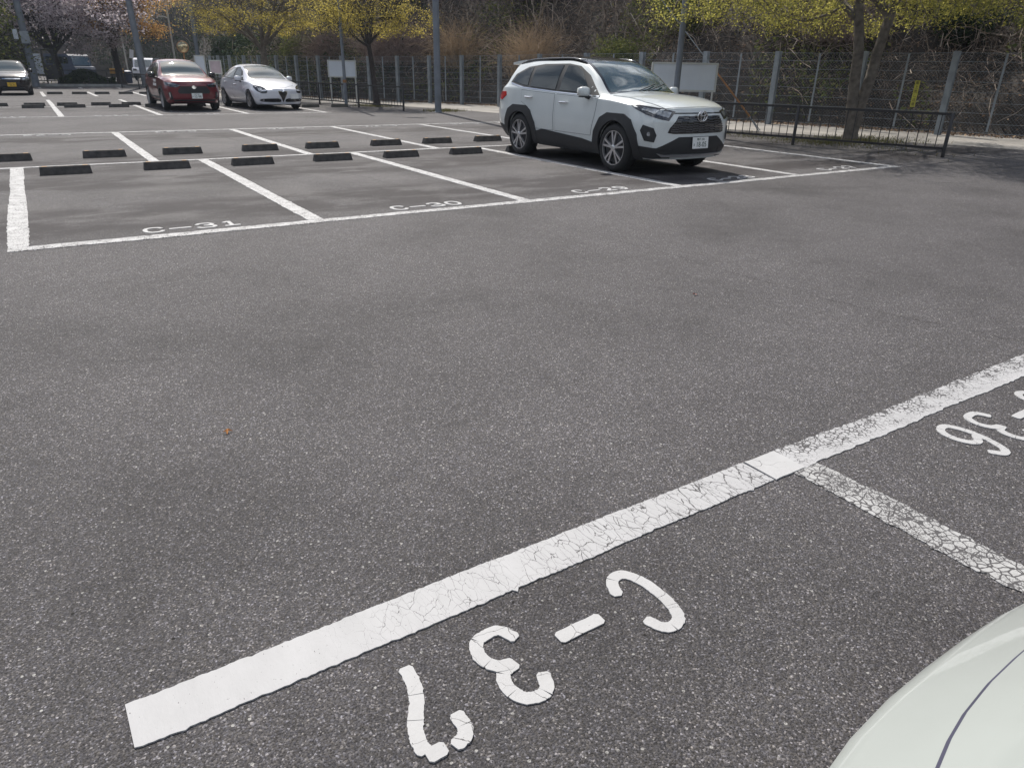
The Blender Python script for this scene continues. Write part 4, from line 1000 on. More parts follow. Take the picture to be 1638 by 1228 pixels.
# utility poles
up1 = pole('utility_pole', 6.75, 44.6, .20, .13, 10.5, M['polegrey'], 'thick leaning dark utility pole left of the red car')
up1.rotation_euler = (R(.5), R(-1.6), 0)
mb = MB(); mb.tube([(0, 0, 5.4), (-.35, -.2, 5.5), (-.75, -.3, 5.45)], .03, 6); mb.box((-.9, -.35, 5.42), (.45, .2, .1), .3); mb.build('lamp_arm', M['galv'], up1)
up2 = pole('utility_pole', 1.05, 44.9, .19, .14, 10, M['polegrey'], 'thick pale grey utility pole with a meter box beside the cherry blossom')
mb = MB(); mb.box((0, -.25, 2.55), (.42, .22, .62)); mb.build('meter_box', M['galv'], up2)
mb = MB(); mb.box((-.42, -.1, 2.7), (.22, .2, .5)); mb.build('side_box', M['board'], up2)
pole('utility_pole', 10.6, 47.8, .14, .11, 10, M['polegrey'], 'distant grey pole rising behind the roof of the red car')
sl_ = pole('street_lamp', 9.9, 52.4, .07, .05, 6.4, M['boardframe'], 'thin pale street lamp above the curved mirror', 'street lamp')
mb = MB(); mb.tube([(0, 0, 4.2), (-.3, -.1, 4.3)], .03, 6); mb.box((-.5, -.12, 4.3), (.4, .16, .1), .2); mb.build('lamp_head', M['boardframe'], sl_)
cm = empty('traffic_mirror', (8.47, 40.4, 0), YAW * -1 + .35, 'round amber convex traffic mirror on an orange post', 'traffic mirror')
mb = MB(); mb.tube([(0, .06, 0), (0, .06, 2.1)], .038, 8); mb.build('post', M['orange'], cm)
mb = MB(); mb.lathe([(0, 0)] + [(r_, -.06 + .06 * (r_ / .29) ** 2) for r_ in (.1, .2, .29)] , 24, 'y', (0, 0, 2.22)); 
mb = MB(); mb.lathe([(0.0001, -.06), (.1, -.053), (.2, -.031), (.28, .0)], 24, 'y', (0, 0, 2.22)); mb.build('mirror', M['mirrorface'], cm, smooth=True)
mb = MB(); mb.lathe([(.28, -.01), (.315, -.02), (.32, .03), (.0001, .05)], 24, 'y', (0, 0, 2.22)); mb.build('rim', M['orange'], cm)
sp = pole('sign_pole', 7.55, 59.6, .05, .05, 2.9, M['boardframe'], 'thin white pole with a tilted white sign behind the white van', 'sign')
mb = MB(); mb.box((.45, -.06, 1.95), (.28, .03, .62), 0, Matrix.Rotation(R(12), 3, 'Y')); mb.build('sign_plate', M['board'], sp)
yb = empty('plastic_case', (6.2, 53.9, 0), 0, 'yellow and dark box on legs beside the road at the far left', 'box')
mb = MB(); mb.prism([(-.42, -.25), (.42, -.25), (.42, .25), (-.42, .25)], .62, .95); mb.build('case', M['yellowplastic'], yb)
for sx in (-.36, .36):
    for sy in (-.2, .2):
        mb = MB(); mb.box((sx, sy, .31), (.07, .07, .62)); mb.build('leg', M['railing'], yb)
bb = empty('waste_bin', (6.85, 54.3, 0), .1, 'blue lidded bin in front of the small white van', 'bin')
mb = MB(); mb.lathe([(0, 0), (.28, 0), (.34, .72), (0, .72)], 14); mb.build('body', M['bluebin'], bb, sharp=40)
mb = MB(); mb.lathe([(.36, .72), (.36, .77), (.2, .83), (0, .84)], 14); mb.build('lid', M['bluebin'], bb, sharp=40)
# road verge grass by the railing posts and at the foot of the trees
def verge(P0, n, sx, sy, h, label, seed):
    rg = np.random.default_rng(seed); P = rg.normal(size=(n, 3)) * np.array([sx, sy, 0]) ; H_ = h * rg.uniform(.4, 1.3, n)
    d = rg.normal(size=(n, 3)) * .5; d[:, 2] = 1; tip = P + d * H_[:, None]; w = rg.normal(size=(n, 3)); w[:, 2] = 0; w /= np.linalg.norm(w, axis=1)[:, None]; w *= .006
    o = link('grass_tuft', quads_mesh('grass_tuft', np.stack([P - w, tip - w * .2, tip + w * .2, P + w], 1)), F['grass']); o.location = P0; tag(o, label, None, None, 'stuff')
verge((16.3, 3.3, .003), 2600, .8, .5, .06, 'short grass round the foot of the leaning tree', 81)
verge((12.6, 16.6, .003), 700, .35, .25, .09, 'weeds near the thick grey pole', 82)
verge((11.6, 20.5, .003), 900, .4, .5, .06, 'weeds round the slim dark trunk', 83)
verge((15.2, 4.6, .003), 1500, .4, 1.6, .05, 'weeds along the right railing', 84)

# ------------------------------------------------------------ cars
def pchip(xs, ys, x):
    xs, ys = np.array(xs, float), np.array(ys, float); h = np.diff(xs); d = np.diff(ys) / h; m = np.zeros(len(xs))
    m[0], m[-1] = d[0], d[-1]
    for i in range(1, len(xs) - 1):
        m[i] = 0 if d[i - 1] * d[i] <= 0 else 2 * d[i - 1] * d[i] / (d[i - 1] + d[i])
    x = np.clip(x, xs[0], xs[-1]); k = np.clip(np.searchsorted(xs, x) - 1, 0, len(h) - 1); t = (x - xs[k]) / h[k]
    return (2*t**3-3*t**2+1)*ys[k] + (t**3-2*t**2+t)*h[k]*m[k] + (-2*t**3+3*t**2)*ys[k+1] + (t**3-t**2)*h[k]*m[k+1]
def curve(d, x): return pchip(list(d.keys()), list(d.values()), x)

def body_mesh(c, wheels, arch_r):
    """c: dict of curves along y (front = 0). Returns a closed body mesh with wheel arches cut."""
    L = c['L']; ny = 96
    u = np.linspace(0, 1, ny); Y = L * (u + .035 * np.sin(2 * np.pi * u) * -1)   # denser near the ends
    secs = []
    for y in Y:
        g = lambda k: float(curve(c[k], np.array([y]))[0])
        zs, wl, wm, wsh, zb, wt, ze, zt = (g(k) for k in ('zs', 'wl', 'wm', 'wsh', 'zb', 'wt', 'ze', 'zt'))
        zm = g('zm')
        P = [(0, zs), (wl * .5, zs), (wl * .93, zs), (wl, zs + .10), (wm, zm - .12), (wm, zm + .03), (wsh + (wm - wsh) * .35, zb - (zb - zm) * .30), (wsh, zb)]
        f = np.clip((ze - zb - .04) / .12, 0, 1)
        bow = .025 * f
        P += [(wsh + (wt - wsh) * .06, zb + (ze - zb) * .05), (wsh + (wt - wsh) * .50 + bow, zb + (ze - zb) * .5), (wt, ze), (wt * .72, ze + (zt - ze) * .62), (wt * .36, ze + (zt - ze) * .93), (0, zt)]
        P = np.array(P)
        for kq in (.15, .25):     # corner cutting
            A, B_ = P[:-1], P[1:]; q = np.empty((2 * len(A), 2)); q[0::2] = (1 - kq) * A + kq * B_; q[1::2] = kq * A + (1 - kq) * B_
            P = np.vstack([P[:1], q, P[-1:]])
        secs.append(P)
    secs = np.array(secs); nj = secs.shape[1]
    def warp(x, y, z):
        fr = max(0.0, 1 - y / c.get('fw', .9)) ** 1.5; re = max(0.0, 1 - (L - y) / .7) ** 1.5; ax = min(1.2, abs(x) / c['hw'])
        dy = fr * (c.get('fround', .26) * ax ** 2.6 + c.get('fslope', .5) * max(0, z - c.get('fz', .72)) + .35 * max(0, .42 - z))
        dy -= re * (.16 * ax ** 2.6 + c.get('rs', .30) * max(0, z - .95) + .3 * max(0, .5 - z))
        return y + dy
    vs = []; fs = []
    ring = 2 * nj - 2
    for i in range(ny):
        half = secs[i]
        pts = [(x, z) for x, z in half] + [(-x, z) for x, z in half[-2:0:-1]]
        for x, z in pts: vs.append((x, warp(x, Y[i], z), z))
    for i in range(ny - 1):
        for j in range(ring):
            j2 = (j + 1) % ring; fs.append((i * ring + j, i * ring + j2, (i + 1) * ring + j2, (i + 1) * ring + j))
    # end caps as grids between mirrored contour points
    for e, i in ((0, 0), (1, ny - 1)):
        nx = 11; rows = []
        for j in range(1, nj - 1):
            a = i * ring + j; b = i * ring + (ring - j); xa, z = secs[i][j]; row = [a]
            for k in range(1, nx):
                x = xa * (1 - 2 * k / nx); vs.append((x, warp(x, Y[i], z), z)); row.append(len(vs) - 1)
            row.append(b); rows.append(row)
        for r0, r1 in zip(rows, rows[1:]):
            for k in range(nx): fs.append((r0[k], r0[k + 1], r1[k + 1], r1[k]))
        lo, hi = i * ring, i * ring + nj - 1
        for k in range(nx): fs.append((lo, rows[0][k + 1], rows[0][k])); fs.append((hi, rows[-1][k], rows[-1][k + 1]))
    me = bpy.data.meshes.new('body'); me.from_pydata(vs, [], fs); me.update()
    bm = bmesh.new(); bm.from_mesh(me); bmesh.ops.remove_doubles(bm, verts=bm.verts, dist=1e-5); bmesh.ops.recalc_face_normals(bm, faces=bm.faces); bm.to_mesh(me)
    bvh = BVHTree.FromBMesh(bm); bm.free()
    # cut the arches
    mb = MB()
    for y in wheels:
        for s_ in (-1, 1): mb.lathe([(0, s_ * (c['hw'] - .30)), (arch_r, s_ * (c['hw'] - .30)), (arch_r, s_ * (c['hw'] + .2)), (0, s_ * (c['hw'] + .2))], 40, 'x', (0, y, c['wr']))
    cm_ = mb.mesh('cut'); bmc = bmesh.new(); bmc.from_mesh(cm_); bmesh.ops.remove_doubles(bmc, verts=bmc.verts, dist=1e-5); bmesh.ops.recalc_face_normals(bmc, faces=bmc.faces); bmc.to_mesh(cm_); bmc.free()
    a = bpy.data.objects.new('a', me); b = bpy.data.objects.new('b', cm_); COL.objects.link(a); COL.objects.link(b)
    md = a.modifiers.new('b', 'BOOLEAN'); md.operation = 'DIFFERENCE'; md.object = b; md.solver = 'EXACT'
    dg = bpy.context.evaluated_depsgraph_get(); out = bpy.data.meshes.new_from_object(a.evaluated_get(dg))
    bpy.data.objects.remove(a); bpy.data.objects.remove(b)
    return out, bvh

def inset2(poly, d):
    n = len(poly); A = sum(poly[i][0] * poly[(i + 1) % n][1] - poly[(i + 1) % n][0] * poly[i][1] for i in range(n)); s = 1 if A > 0 else -1; out = []
    for i in range(n):
        p, q, r_ = Vector(poly[i - 1]), Vector(poly[i]), Vector(poly[(i + 1) % n]); a = (q - p).normalized(); b = (r_ - q).normalized()
        na = Vector((-a.y, a.x)) * s; nb = Vector((-b.y, b.x)) * s; m = na + nb
        m = m / max(.35, m.dot(na)) if m.length > 1e-6 else na
        out.append(tuple(q + m * d))
    return out

class Skin:
    def __init__(s, bvh, root): s.bvh = bvh; s.root = root
    def patch(s, name, pts, dirv, mat, off=.004, grid=.05, skirt=.012, inset=0.0, parent=None, mirror=False, smoothc=0, maxdev=None):
        if mirror: pts = [(-p[0], p[1], p[2]) for p in pts]; dirv = (-dirv[0], dirv[1], dirv[2])
        n = Vector(dirv).normalized(); upv = Vector((0, 0, 1)) if abs(n.z) < .9 else Vector((0, 1, 0))
        v = (upv - n * upv.dot(n)).normalized(); u = v.cross(n)
        P2 = [(Vector(p).dot(u), Vector(p).dot(v)) for p in pts]
        for _ in range(smoothc):
            q = []
            for i in range(len(P2)):
                a, b = Vector(P2[i]), Vector(P2[(i + 1) % len(P2)]); q += [tuple(a.lerp(b, .2)), tuple(a.lerp(b, .8))]
            P2 = q
        if inset: P2 = inset2(P2, inset)
        bm = bmesh.new(); f = bm.faces.new([bm.verts.new((x, y, 0)) for x, y in P2])
        xs = [p[0] for p in P2]; ys = [p[1] for p in P2]
        for ax_, lo, hi in ((0, min(xs), max(xs)), (1, min(ys), max(ys))):
            k = max(1, int((hi - lo) / grid))
            for i in range(1, k):
                c = lo + (hi - lo) * i / k; co = (c, 0, 0) if ax_ == 0 else (0, c, 0); no = (1, 0, 0) if ax_ == 0 else (0, 1, 0)
                bmesh.ops.bisect_plane(bm, geom=bm.verts[:] + bm.edges[:] + bm.faces[:], dist=1e-6, plane_co=co, plane_no=no)
        bmesh.ops.triangulate(bm, faces=bm.faces[:])
        depth = sum(Vector(p).dot(n) for p in pts) / len(pts); nm = {}
        for vt in bm.verts:
            o = u * vt.co.x + v * vt.co.y + n * (depth - 3.0)
            hit, no, _, _ = s.bvh.ray_cast(o, n)
            if hit is None or (maxdev and abs(hit.dot(n) - depth) > maxdev):
                hit, no, _, _ = s.bvh.find_nearest(u * vt.co.x + v * vt.co.y + n * depth)
            if no.dot(n) > 0: no = -no
            nm[vt] = no; vt.co = hit + no * off
        be = [e for e in bm.edges if len(e.link_faces) == 1]
        ex = bmesh.ops.extrude_edge_only(bm, edges=be); nv = [g for g in ex['geom'] if isinstance(g, bmesh.types.BMVert)]
        for q in nv:
            best = min((e.other_vert(q) for e in q.link_edges if e.other_vert(q) in nm), key=lambda w: (w.co - q.co).length)
            q.co = best.co - nm[best] * (skirt + off)
        for f in bm.faces: f.normal_update()
        bmesh.ops.recalc_face_normals(bm, faces=bm.faces)
        tot = sum(f.normal.dot(n) * f.calc_area() for f in bm.faces)
        if tot > 0: bmesh.ops.reverse_faces(bm, faces=bm.faces)
        me = bpy.data.meshes.new(name); bm.to_mesh(me); bm.free()
        return link(name, me, mat, parent or s.root, sharp=40)
    def panel(s, name, pts, dirv, mat, seam=.006, off=.004, **kw):      # a body panel with a dark shut line round it
        s.patch('shut_line', pts, dirv, M['gap'], off=.0012, skirt=.002, **{k: v for k, v in kw.items() if k in ('grid', 'mirror', 'smoothc')})
        return s.patch(name, pts, dirv, mat, off=off, inset=seam, **kw)

def wheel(root, x, y, r, w, side, style, name='wheel'):
    """side -1: outer face towards -x"""
    o = side
    hub = MB(); hub.lathe([(0, o * -.02), (r * .55, o * -.02), (r * .69, o * -.06), (r * .69, -o * w * .8), (0, -o * w * .8)], 36, 'x'); wb = hub.build('wheel', M['darkalloy'], root, sharp=40); wb.location = (x, y, r)
    t = MB(); a = w / 2; prof = [(r * .70, o * .004), (r * .735, o * .018), (r * .80, o * .022), (r * .90, o * .012), (r * .955, -o * .012), (r * .985, -o * .035), (r, -o * .06), (r, -o * (w - .06)), (r * .97, -o * (w - .02)), (r * .8, -o * w), (r * .70, -o * (w - .02))]
    t.lathe(prof, 48, 'x'); 
    for k in range(48):   # tread shoulders
        q = 2 * math.pi * (k + .5) / 48; cy, cz = math.cos(q) * (r * .992), math.sin(q) * (r * .992)
        t.box((-o * .045, cy, cz), (.03, .006, .012), 0, Matrix.Rotation(q, 3, 'X'))
    ty = t.build('tyre', M['tyre'], wb, sharp=35)
    rm = MB(); rm.lathe([(r * .71, o * -.03), (r * .71, o * .010), (r * .68, o * .010), (r * .67, o * -.03)], 48, 'x')
    n_sp = style['n']
    def spoke(q0, q1, wi, wo, rin, rout):
        vs = []
        for (rad, q, hw_) in ((rin, q0, wi), (rout, q1, wo)):
            for s2 in (-1, 1):
                for dx in (o * (.004 if rad == rout else .012), o * -.03):
                    yy, zz = math.cos(q) * rad, math.sin(q) * rad; ty_, tz_ = -math.sin(q) * hw_ * s2, math.cos(q) * hw_ * s2
                    vs.append((dx, yy + ty_, zz + tz_))
        rm.add(vs, [(0, 2, 6, 4), (1, 5, 7, 3), (0, 4, 5, 1), (2, 3, 7, 6), (0, 1, 3, 2), (4, 6, 7, 5)])
    for k in range(n_sp):
        q = 2 * math.pi * k / n_sp + .3
        if style.get('double'): 
            spoke(q - .10, q - .19, r * .038, r * .046, r * .12, r * .70); spoke(q + .10, q + .19, r * .038, r * .046, r * .12, r * .70)
        else: spoke(q, q, r * .045, r * .055, r * .1, r * .70)
    rm.lathe([(0.0001, o * .018), (r * .09, o * .018), (r * .14, o * .010), (r * .14, o * -.03)], 20, 'x')
    for k in range(5):
        q = 2 * math.pi * k / 5; rm.tube([(o * .008, math.cos(q) * r * .17, math.sin(q) * r * .17), (o * .0, math.cos(q) * r * .17, math.sin(q) * r * .17)], .011, 6)
    rm.build('rim', M['alloy'], wb, sharp=35)

def mirror_part(root, x, y, z, mat, side, s=1.0):
    mb = MB(); o = side; vs = []
    prof = [(0, .8), (.25, 1.0), (.7, 1.0), (1.0, .78)]
    for k, (t_, sc) in enumerate(prof):
        cx = o * (.03 + t_ * .20) * s; hh = .085 * sc * s; dd = .065 * sc * s
        for a in range(12):
            q = 2 * math.pi * a / 12; cc, sn = math.cos(q), math.sin(q); e = .65
            vs.append((x + cx, y + math.copysign(abs(cc) ** e, cc) * dd + .02 * t_, z + math.copysign(abs(sn) ** e, sn) * hh))
    mb.add(vs, [(i * 12 + a, i * 12 + (a + 1) % 12, (i + 1) * 12 + (a + 1) % 12, (i + 1) * 12 + a) for i in range(3) for a in range(12)] + [tuple(range(12))[::-1], tuple(range(36, 48))])
    mo = mb.build('door_mirror', mat, root, smooth=True)
    mb = MB(); mb.box((x + o * .13 * s, y, z - .082 * s), (.16 * s, .10 * s, .018)); mb.build('mirror_underside', M['cladding'], mo)
    mb = MB(); mb.tube([(x - o * .05, y + .01, z - .10 * s), (x + o * .03, y + .01, z - .09 * s), (x + o * .10, y + .01, z - .05)], [.035, .03, .03], 8); mb.build('mirror_stalk', M['cladding'], mo)
    mb = MB(); mb.box((x + o * .13 * s, y + .055 * s, z), (.17 * s, .008, .13 * s)); mb.build('mirror_glass', M['glass'], mo)

def plate(root, x, y, z, tilt, mat, ink, small, kana, big, rz=0.0, w=.33, h=.165):
    p = empty('number_plate', (x, y, z)); p.parent = root; p.rotation_euler = (tilt, 0, rz)
    bpy.data.objects.remove(p)
    mb = MB(); mb.box((0, 0, 0), (w, .006, h)); p = mb.build('number_plate', M[mat], root); p.location = (x, y, z); p.rotation_euler = (tilt, 0, rz)
    def tx(body, size, px, pz, sx=1.0):
        me = text_mesh(body, size, .0008); o = link('lettering', me, M[ink], p); o.location = (px, -.0045, pz); o.rotation_euler = (R(90), 0, 0); o.scale = (sx, 1, 1)
    if small: tx(small, .042, 0, .048)
    if kana: tx(kana, .04, -.135, -.028)
    if big: tx(big, .105, .018, -.028, .92)
    return p

def liners(root, c, wheels, arch_r):
    for y in wheels:
        for s_ in (-1, 1):
            mb = MB(); x0, x1 = s_ * (c['hw'] - .285), s_ * (c['hw'] - .06)
            n = 24; vs = []
            for k in range(n + 1):
                q = math.pi * (k / n * 1.24 - .12); rr_ = arch_r - .006
                for x in (x0, x1): vs.append((x, y + math.cos(q) * rr_, c['wr'] + math.sin(q) * rr_))
            mb.add(vs, [(2 * k, 2 * k + 2, 2 * k + 3, 2 * k + 1) for k in range(n)] + [tuple(2 * k for k in range(n + 1))])
            mb.build('arch_liner', M['cladding'], root)

SD = (1, 0, 0)      # ray direction that reaches the -x side
def arc(y, z, r, a0, a1, n):  return [(0, y + r * math.cos(math.radians(a0 + (a1 - a0) * k / n)), z + r * math.sin(math.radians(a0 + (a1 - a0) * k / n))) for k in range(n + 1)]
def X(pts, x=-.9): return [(x, p[-2], p[-1]) for p in pts]

# --- the pearl white SUV
def build_suv():
    root = empty('parked_car', (8.48, 0.71, 0), 0, 'pearl white SUV with black wheel arches and black roof parked in bay C-28', 'car'); root.scale = (.962, .962, .962)
    hw = .9275
    c = dict(L=4.6, hw=hw, wr=.362, rs=.10, fround=.30, fslope=.42, fz=.80,
        zs={0: .25, .35: .23, 1.2: .22, 3.4: .23, 4.2: .28, 4.6: .40},
        zm={0: .62, .5: .68, 4.0: .74, 4.6: .74},
        wl={0: .74, .3: .84, .8: .87, 3.9: .87, 4.4: .82, 4.6: .76},
        wm={0: .80, .2: .885, .55: .922, 1.3: .915, 2.4: .905, 3.4: .92, 3.9: .925, 4.35: .88, 4.6: .80},
        wsh={0: .77, .25: .85, .7: .885, 1.3: .872, 2.4: .862, 3.4: .875, 4.0: .86, 4.3: .83, 4.6: .76},
        zb={0: .90, .25: .965, .7: 1.01, 1.3: 1.055, 2.2: 1.08, 3.2: 1.12, 3.9: 1.165, 4.3: 1.16, 4.6: 1.02},
        wt={0: .66, .3: .73, .8: .76, 1.28: .74, 1.7: .665, 2.08: .61, 2.6: .60, 3.5: .59, 4.2: .57, 4.4: .60, 4.6: .66},
        ze={0: .955, .25: 1.02, .8: 1.085, 1.28: 1.115, 1.7: 1.385, 2.08: 1.56, 2.6: 1.625, 3.4: 1.615, 3.9: 1.585, 4.15: 1.55, 4.32: 1.32, 4.48: 1.12, 4.6: 1.06},
        zt={0: .975, .25: 1.05, .8: 1.125, 1.28: 1.165, 1.7: 1.425, 2.08: 1.605, 2.6: 1.675, 3.4: 1.665, 3.9: 1.63, 4.15: 1.59, 4.32: 1.35, 4.48: 1.14, 4.6: 1.08})
    WH = (.925, 3.615)
    me, bvh = body_mesh(c, WH, .405)
    link('body', me, M['pearl'], root, sharp=38)
    k = Skin(bvh, root); PW = M['pearl']
    for mir in (False, True):
        # glass
        k.patch('window_surround', X([(1.40, 1.085), (2.6, 1.115), (3.55, 1.155), (4.06, 1.235), (3.98, 1.38), (3.68, 1.50), (3.2, 1.55), (2.5, 1.56), (2.18, 1.525), (1.85, 1.39)]), SD, M['cladding'], off=.003, mirror=mir)
        k.patch('front_window', X([(1.66, 1.125), (2.50, 1.15), (2.50, 1.53), (2.26, 1.52), (2.05, 1.44)]), SD, M['glass'], off=.009, mirror=mir)
        k.patch('rear_window', X([(2.62, 1.153), (3.36, 1.185), (3.40, 1.48), (3.1, 1.52), (2.62, 1.533)]), SD, M['glass'], off=.009, mirror=mir)
        k.patch('quarter_window', X([(3.45, 1.19), (3.98, 1.255), (3.90, 1.37), (3.64, 1.475), (3.50, 1.495)]), SD, M['glass'], off=.009, mirror=mir)
        k.patch('window_trim', X([(1.42, 1.078), (2.6, 1.108), (3.55, 1.148), (4.02, 1.215), (4.02, 1.232), (3.55, 1.166), (2.6, 1.124), (1.42, 1.094)]), SD, M['chrome'], off=.010, mirror=mir)
        # doors
        fd = [(1.52, .50), (2.52, .50), (2.545, 1.09), (1.42, 1.06), (1.44, .80)]
        rd = [(2.56, .50), (3.16, .50), (3.20, .66), (3.34, .84), (3.58, .93), (3.60, 1.125), (2.585, 1.09)]
        for nm, P_ in (('front_door', fd), ('rear_door', rd)):
            d = k.panel(nm, X(P_), SD, PW, mirror=mir, grid=.07)
            yh = (2.30, .965) if nm == 'front_door' else (3.33, 1.01)
            sgn = 1 if mir else -1
            hit = bvh.ray_cast(Vector((sgn * 2, yh[0], yh[1])), Vector((-sgn, 0, 0)))[0]
            mb = MB(); x = hit.x; mb.tube([(x + sgn * .005, yh[0] - .11, yh[1]), (x + sgn * .038, yh[0] - .08, yh[1] + .002), (x + sgn * .038, yh[0] + .08, yh[1] + .004), (x + sgn * .005, yh[0] + .11, yh[1] + .004)], [.012, .016, .016, .012], 8); mb.build('handle', M['chrome'], d)
        # cladding: arches, sill, front corner
        for y in WH:
            out = [(y - .545, .25), (y - .53, .40), (y - .50, .60), (y - .36, .80), (y - .20, .87), (y + .20, .87), (y + .37, .79), (y + .50, .58), (y + .55, .40), (y + .55, .25)]
            inn = [(0, y + .39, .25)] + arc(y, .362, .402, 3, 177, 22) + [(0, y - .39, .25)]
            P_ = X(out) + X([(p[1], p[2]) for p in inn])
            k.patch('wheel_arch_trim', P_, SD, M['cladding'], off=.020, grid=.06, mirror=mir, skirt=.03)
        k.patch('sill_trim', X([(1.44, .24), (3.10, .24), (3.10, .46), (2.9, .505), (1.75, .44), (1.47, .40)]), SD, M['cladding'], off=.016, mirror=mir, skirt=.02)
        k.patch('rear_bumper_trim', X([(4.14, .30), (4.5, .40), (4.5, .55), (4.16, .48)]), SD, M['cladding'], off=.012, mirror=mir)
        k.patch('front_bumper_trim', [(-.52, .05, .40), (-.86, .42, .44), (-.87, .50, .43), (-.87, .50, .27), (-.84, .35, .27), (-.5, .1, .27)], (.75, .66, 0), M['cladding'], off=.012, mirror=mir, grid=.05)
        # lamps
        hl = [(-.52, .05, .925), (-.70, .12, .965), (-.865, .45, 1.005), (-.875, .62, 1.0), (-.87, .56, .965), (-.84, .32, .88), (-.70, .12, .815), (-.62, .06, .80)]
        h_ = k.patch('headlight', hl, (.75, .66, 0), M['lampdark'], off=.006, mirror=mir, grid=.04)
        k.patch('lens', [(-.60, .05, .915), (-.72, .14, .94), (-.84, .42, .975), (-.82, .34, .93), (-.70, .12, .86), (-.64, .06, .84)], (.75, .66, 0), M['lamp'], off=.011, mirror=mir, parent=h_, grid=.04)
        f_ = k.patch('fog_light_bezel', [(-.80, .18, .70), (-.86, .34, .74), (-.87, .38, .66), (-.85, .30, .52), (-.79, .16, .50), (-.77, .14, .60)], (.78, .62, 0), M['cladding'], off=.010, mirror=mir, grid=.03)
        cc = [(-.82 + .028 * math.cos(a) * .62, .24 + .028 * math.cos(a) * -.78, .615 + .030 * math.sin(a)) for a in np.linspace(0, 2 * math.pi, 13)[:-1]]
        k.patch('fog_light', cc, (.78, .62, 0), M['lamp'], off=.020, mirror=mir, parent=f_, grid=.03)
        k.patch('tail_lamp', [(-.72, 4.55, 1.06), (-.88, 4.16, 1.08), (-.89, 4.12, 1.02), (-.88, 4.3, .93), (-.7, 4.55, .95)], (.8, -.6, 0), M['redlamp'], off=.012, mirror=mir, grid=.05)
        mirror_part(root, (.87 if mir else -.87), 1.64, 1.15, PW, 1 if mir else -1, .88)
        s3 = 1 if mir else -1; pr = []
        for yy in np.linspace(2.12, 4.05, 12):
            h3 = bvh.ray_cast(Vector((s3 * .575, float(yy), 3)), Vector((0, 0, -1)))[0]; pr.append((h3.x, h3.y, h3.z + (.022 if 2.2 < yy < 3.95 else .0)))
        mb = MB(); mb.tube(pr, .018, 8); mb.build('roof_rail', M['blackgloss'], root, smooth=True)
    # windscreen, roof, bonnet
    fwd = (0, 1, 0)
    k.patch('windscreen_surround', [(-.71, 1.3, 1.125), (.71, 1.3, 1.125), (.575, 2.1, 1.60), (-.575, 2.1, 1.60)], (0, .8, -.6), M['blackgloss'], off=.003)
    k.patch('windscreen', [(-.665, 1.33, 1.16), (-.3, 1.30, 1.165), (.3, 1.30, 1.165), (.665, 1.33, 1.16), (.545, 2.04, 1.565), (.25, 2.06, 1.592), (-.25, 2.06, 1.592), (-.545, 2.04, 1.565)], (0, .8, -.6), M['screen'], off=.007, grid=.06)
    k.patch('roof_panel', [(-.60, 2.05, 0), (.60, 2.05, 0), (.60, 3.0, 0), (.57, 3.85, 0), (-.57, 3.85, 0), (-.60, 3.0, 0)], (0, 0, -1), M['blackgloss'], off=.005)
    k.panel('bonnet', [(-.60, .17, 0), (-.3, .10, 0), (.3, .10, 0), (.60, .17, 0), (.715, .5, 0), (.73, 1.22, 0), (.3, 1.26, 0), (-.3, 1.26, 0), (-.73, 1.22, 0), (-.715, .5, 0)], (0, 0, -1), PW, grid=.07, off=.006)
    mb = MB(); mb.add([(-.57, 3.95, 1.618), (.57, 3.95, 1.618), (.57, 4.36, 1.575), (-.57, 4.36, 1.575), (-.57, 3.95, 1.56), (.57, 3.95, 1.56), (.56, 4.38, 1.535), (-.56, 4.38, 1.535)], [(0, 1, 2, 3), (7, 6, 5, 4), (0, 4, 5, 1), (1, 5, 6, 2), (2, 6, 7, 3), (3, 7, 4, 0)]); mb.build('spoiler', PW, root)
    for s_ in (-1, 1):
        mb = MB(); mb.tube([(s_ * .1 - .05, 1.27, 1.175), (s_ * .1 + .45, 1.45, 1.27)], .008, 5); mb.build('wiper', M['cladding'], root)
    # front
    g = k.patch('grille', [(-.42, 0, .865), (.42, 0, .865), (.56, 0, .70), (.585, 0, .635), (.50, 0, .62), (-.50, 0, .62), (-.585, 0, .635), (-.56, 0, .70)], fwd, M['blackgloss'], off=.004)
    for i in range(7):
        z = .645 + i * .033; hwid = .55 - max(0, (z - .70)) / .165 * .13
        for j in range(9):
            x0 = -hwid + 2 * hwid * j / 9 + .004; x1 = -hwid + 2 * hwid * (j + 1) / 9 - .004; dz = .007 if j % 2 else -.003
            k.patch('slat', [(x0, 0, z + dz), (x1, 0, z + dz), (x1, 0, z + .014 + dz), (x0, 0, z + .014 + dz)], fwd, M['galvdark'], off=.018, grid=.2, skirt=.014, parent=g)
    k.patch('bonnet_edge_strip', [(-.56, 0, .895), (.56, 0, .895), (.56, 0, .912), (-.56, 0, .912)], fwd, M['blackgloss'], off=.004)
    lo = k.patch('lower_grille', [(-.40, 0, .575), (.40, 0, .575), (.55, 0, .50), (.84, 0, .36), (.84, 0, .30), (-.84, 0, .30), (-.84, 0, .36), (-.55, 0, .50)], fwd, M['cladding'], off=.006)
    k.patch('skid_plate', [(-.60, 0, .325), (.60, 0, .325), (.70, 0, .345), (.62, 0, .295), (-.62, 0, .295), (-.70, 0, .345)], fwd, M['alloy'], off=.030, skirt=.03)
    fy = bvh.ray_cast(Vector((0, -2, .86)), Vector((0, 1, 0)))[0].y
    e = MB(); 
    def ellipse(rx, rz, cx, cz, th, y=0):
        n = 28; e.tube([(cx + rx * math.cos(2 * math.pi * q / n), y, cz + rz * math.sin(2 * math.pi * q / n)) for q in range(n + 1)], th, 6, False)
    ellipse(.082, .058, 0, 0, .009); ellipse(.030, .054, 0, 0, .006, -.004); ellipse(.056, .020, 0, .026, .006, -.004)
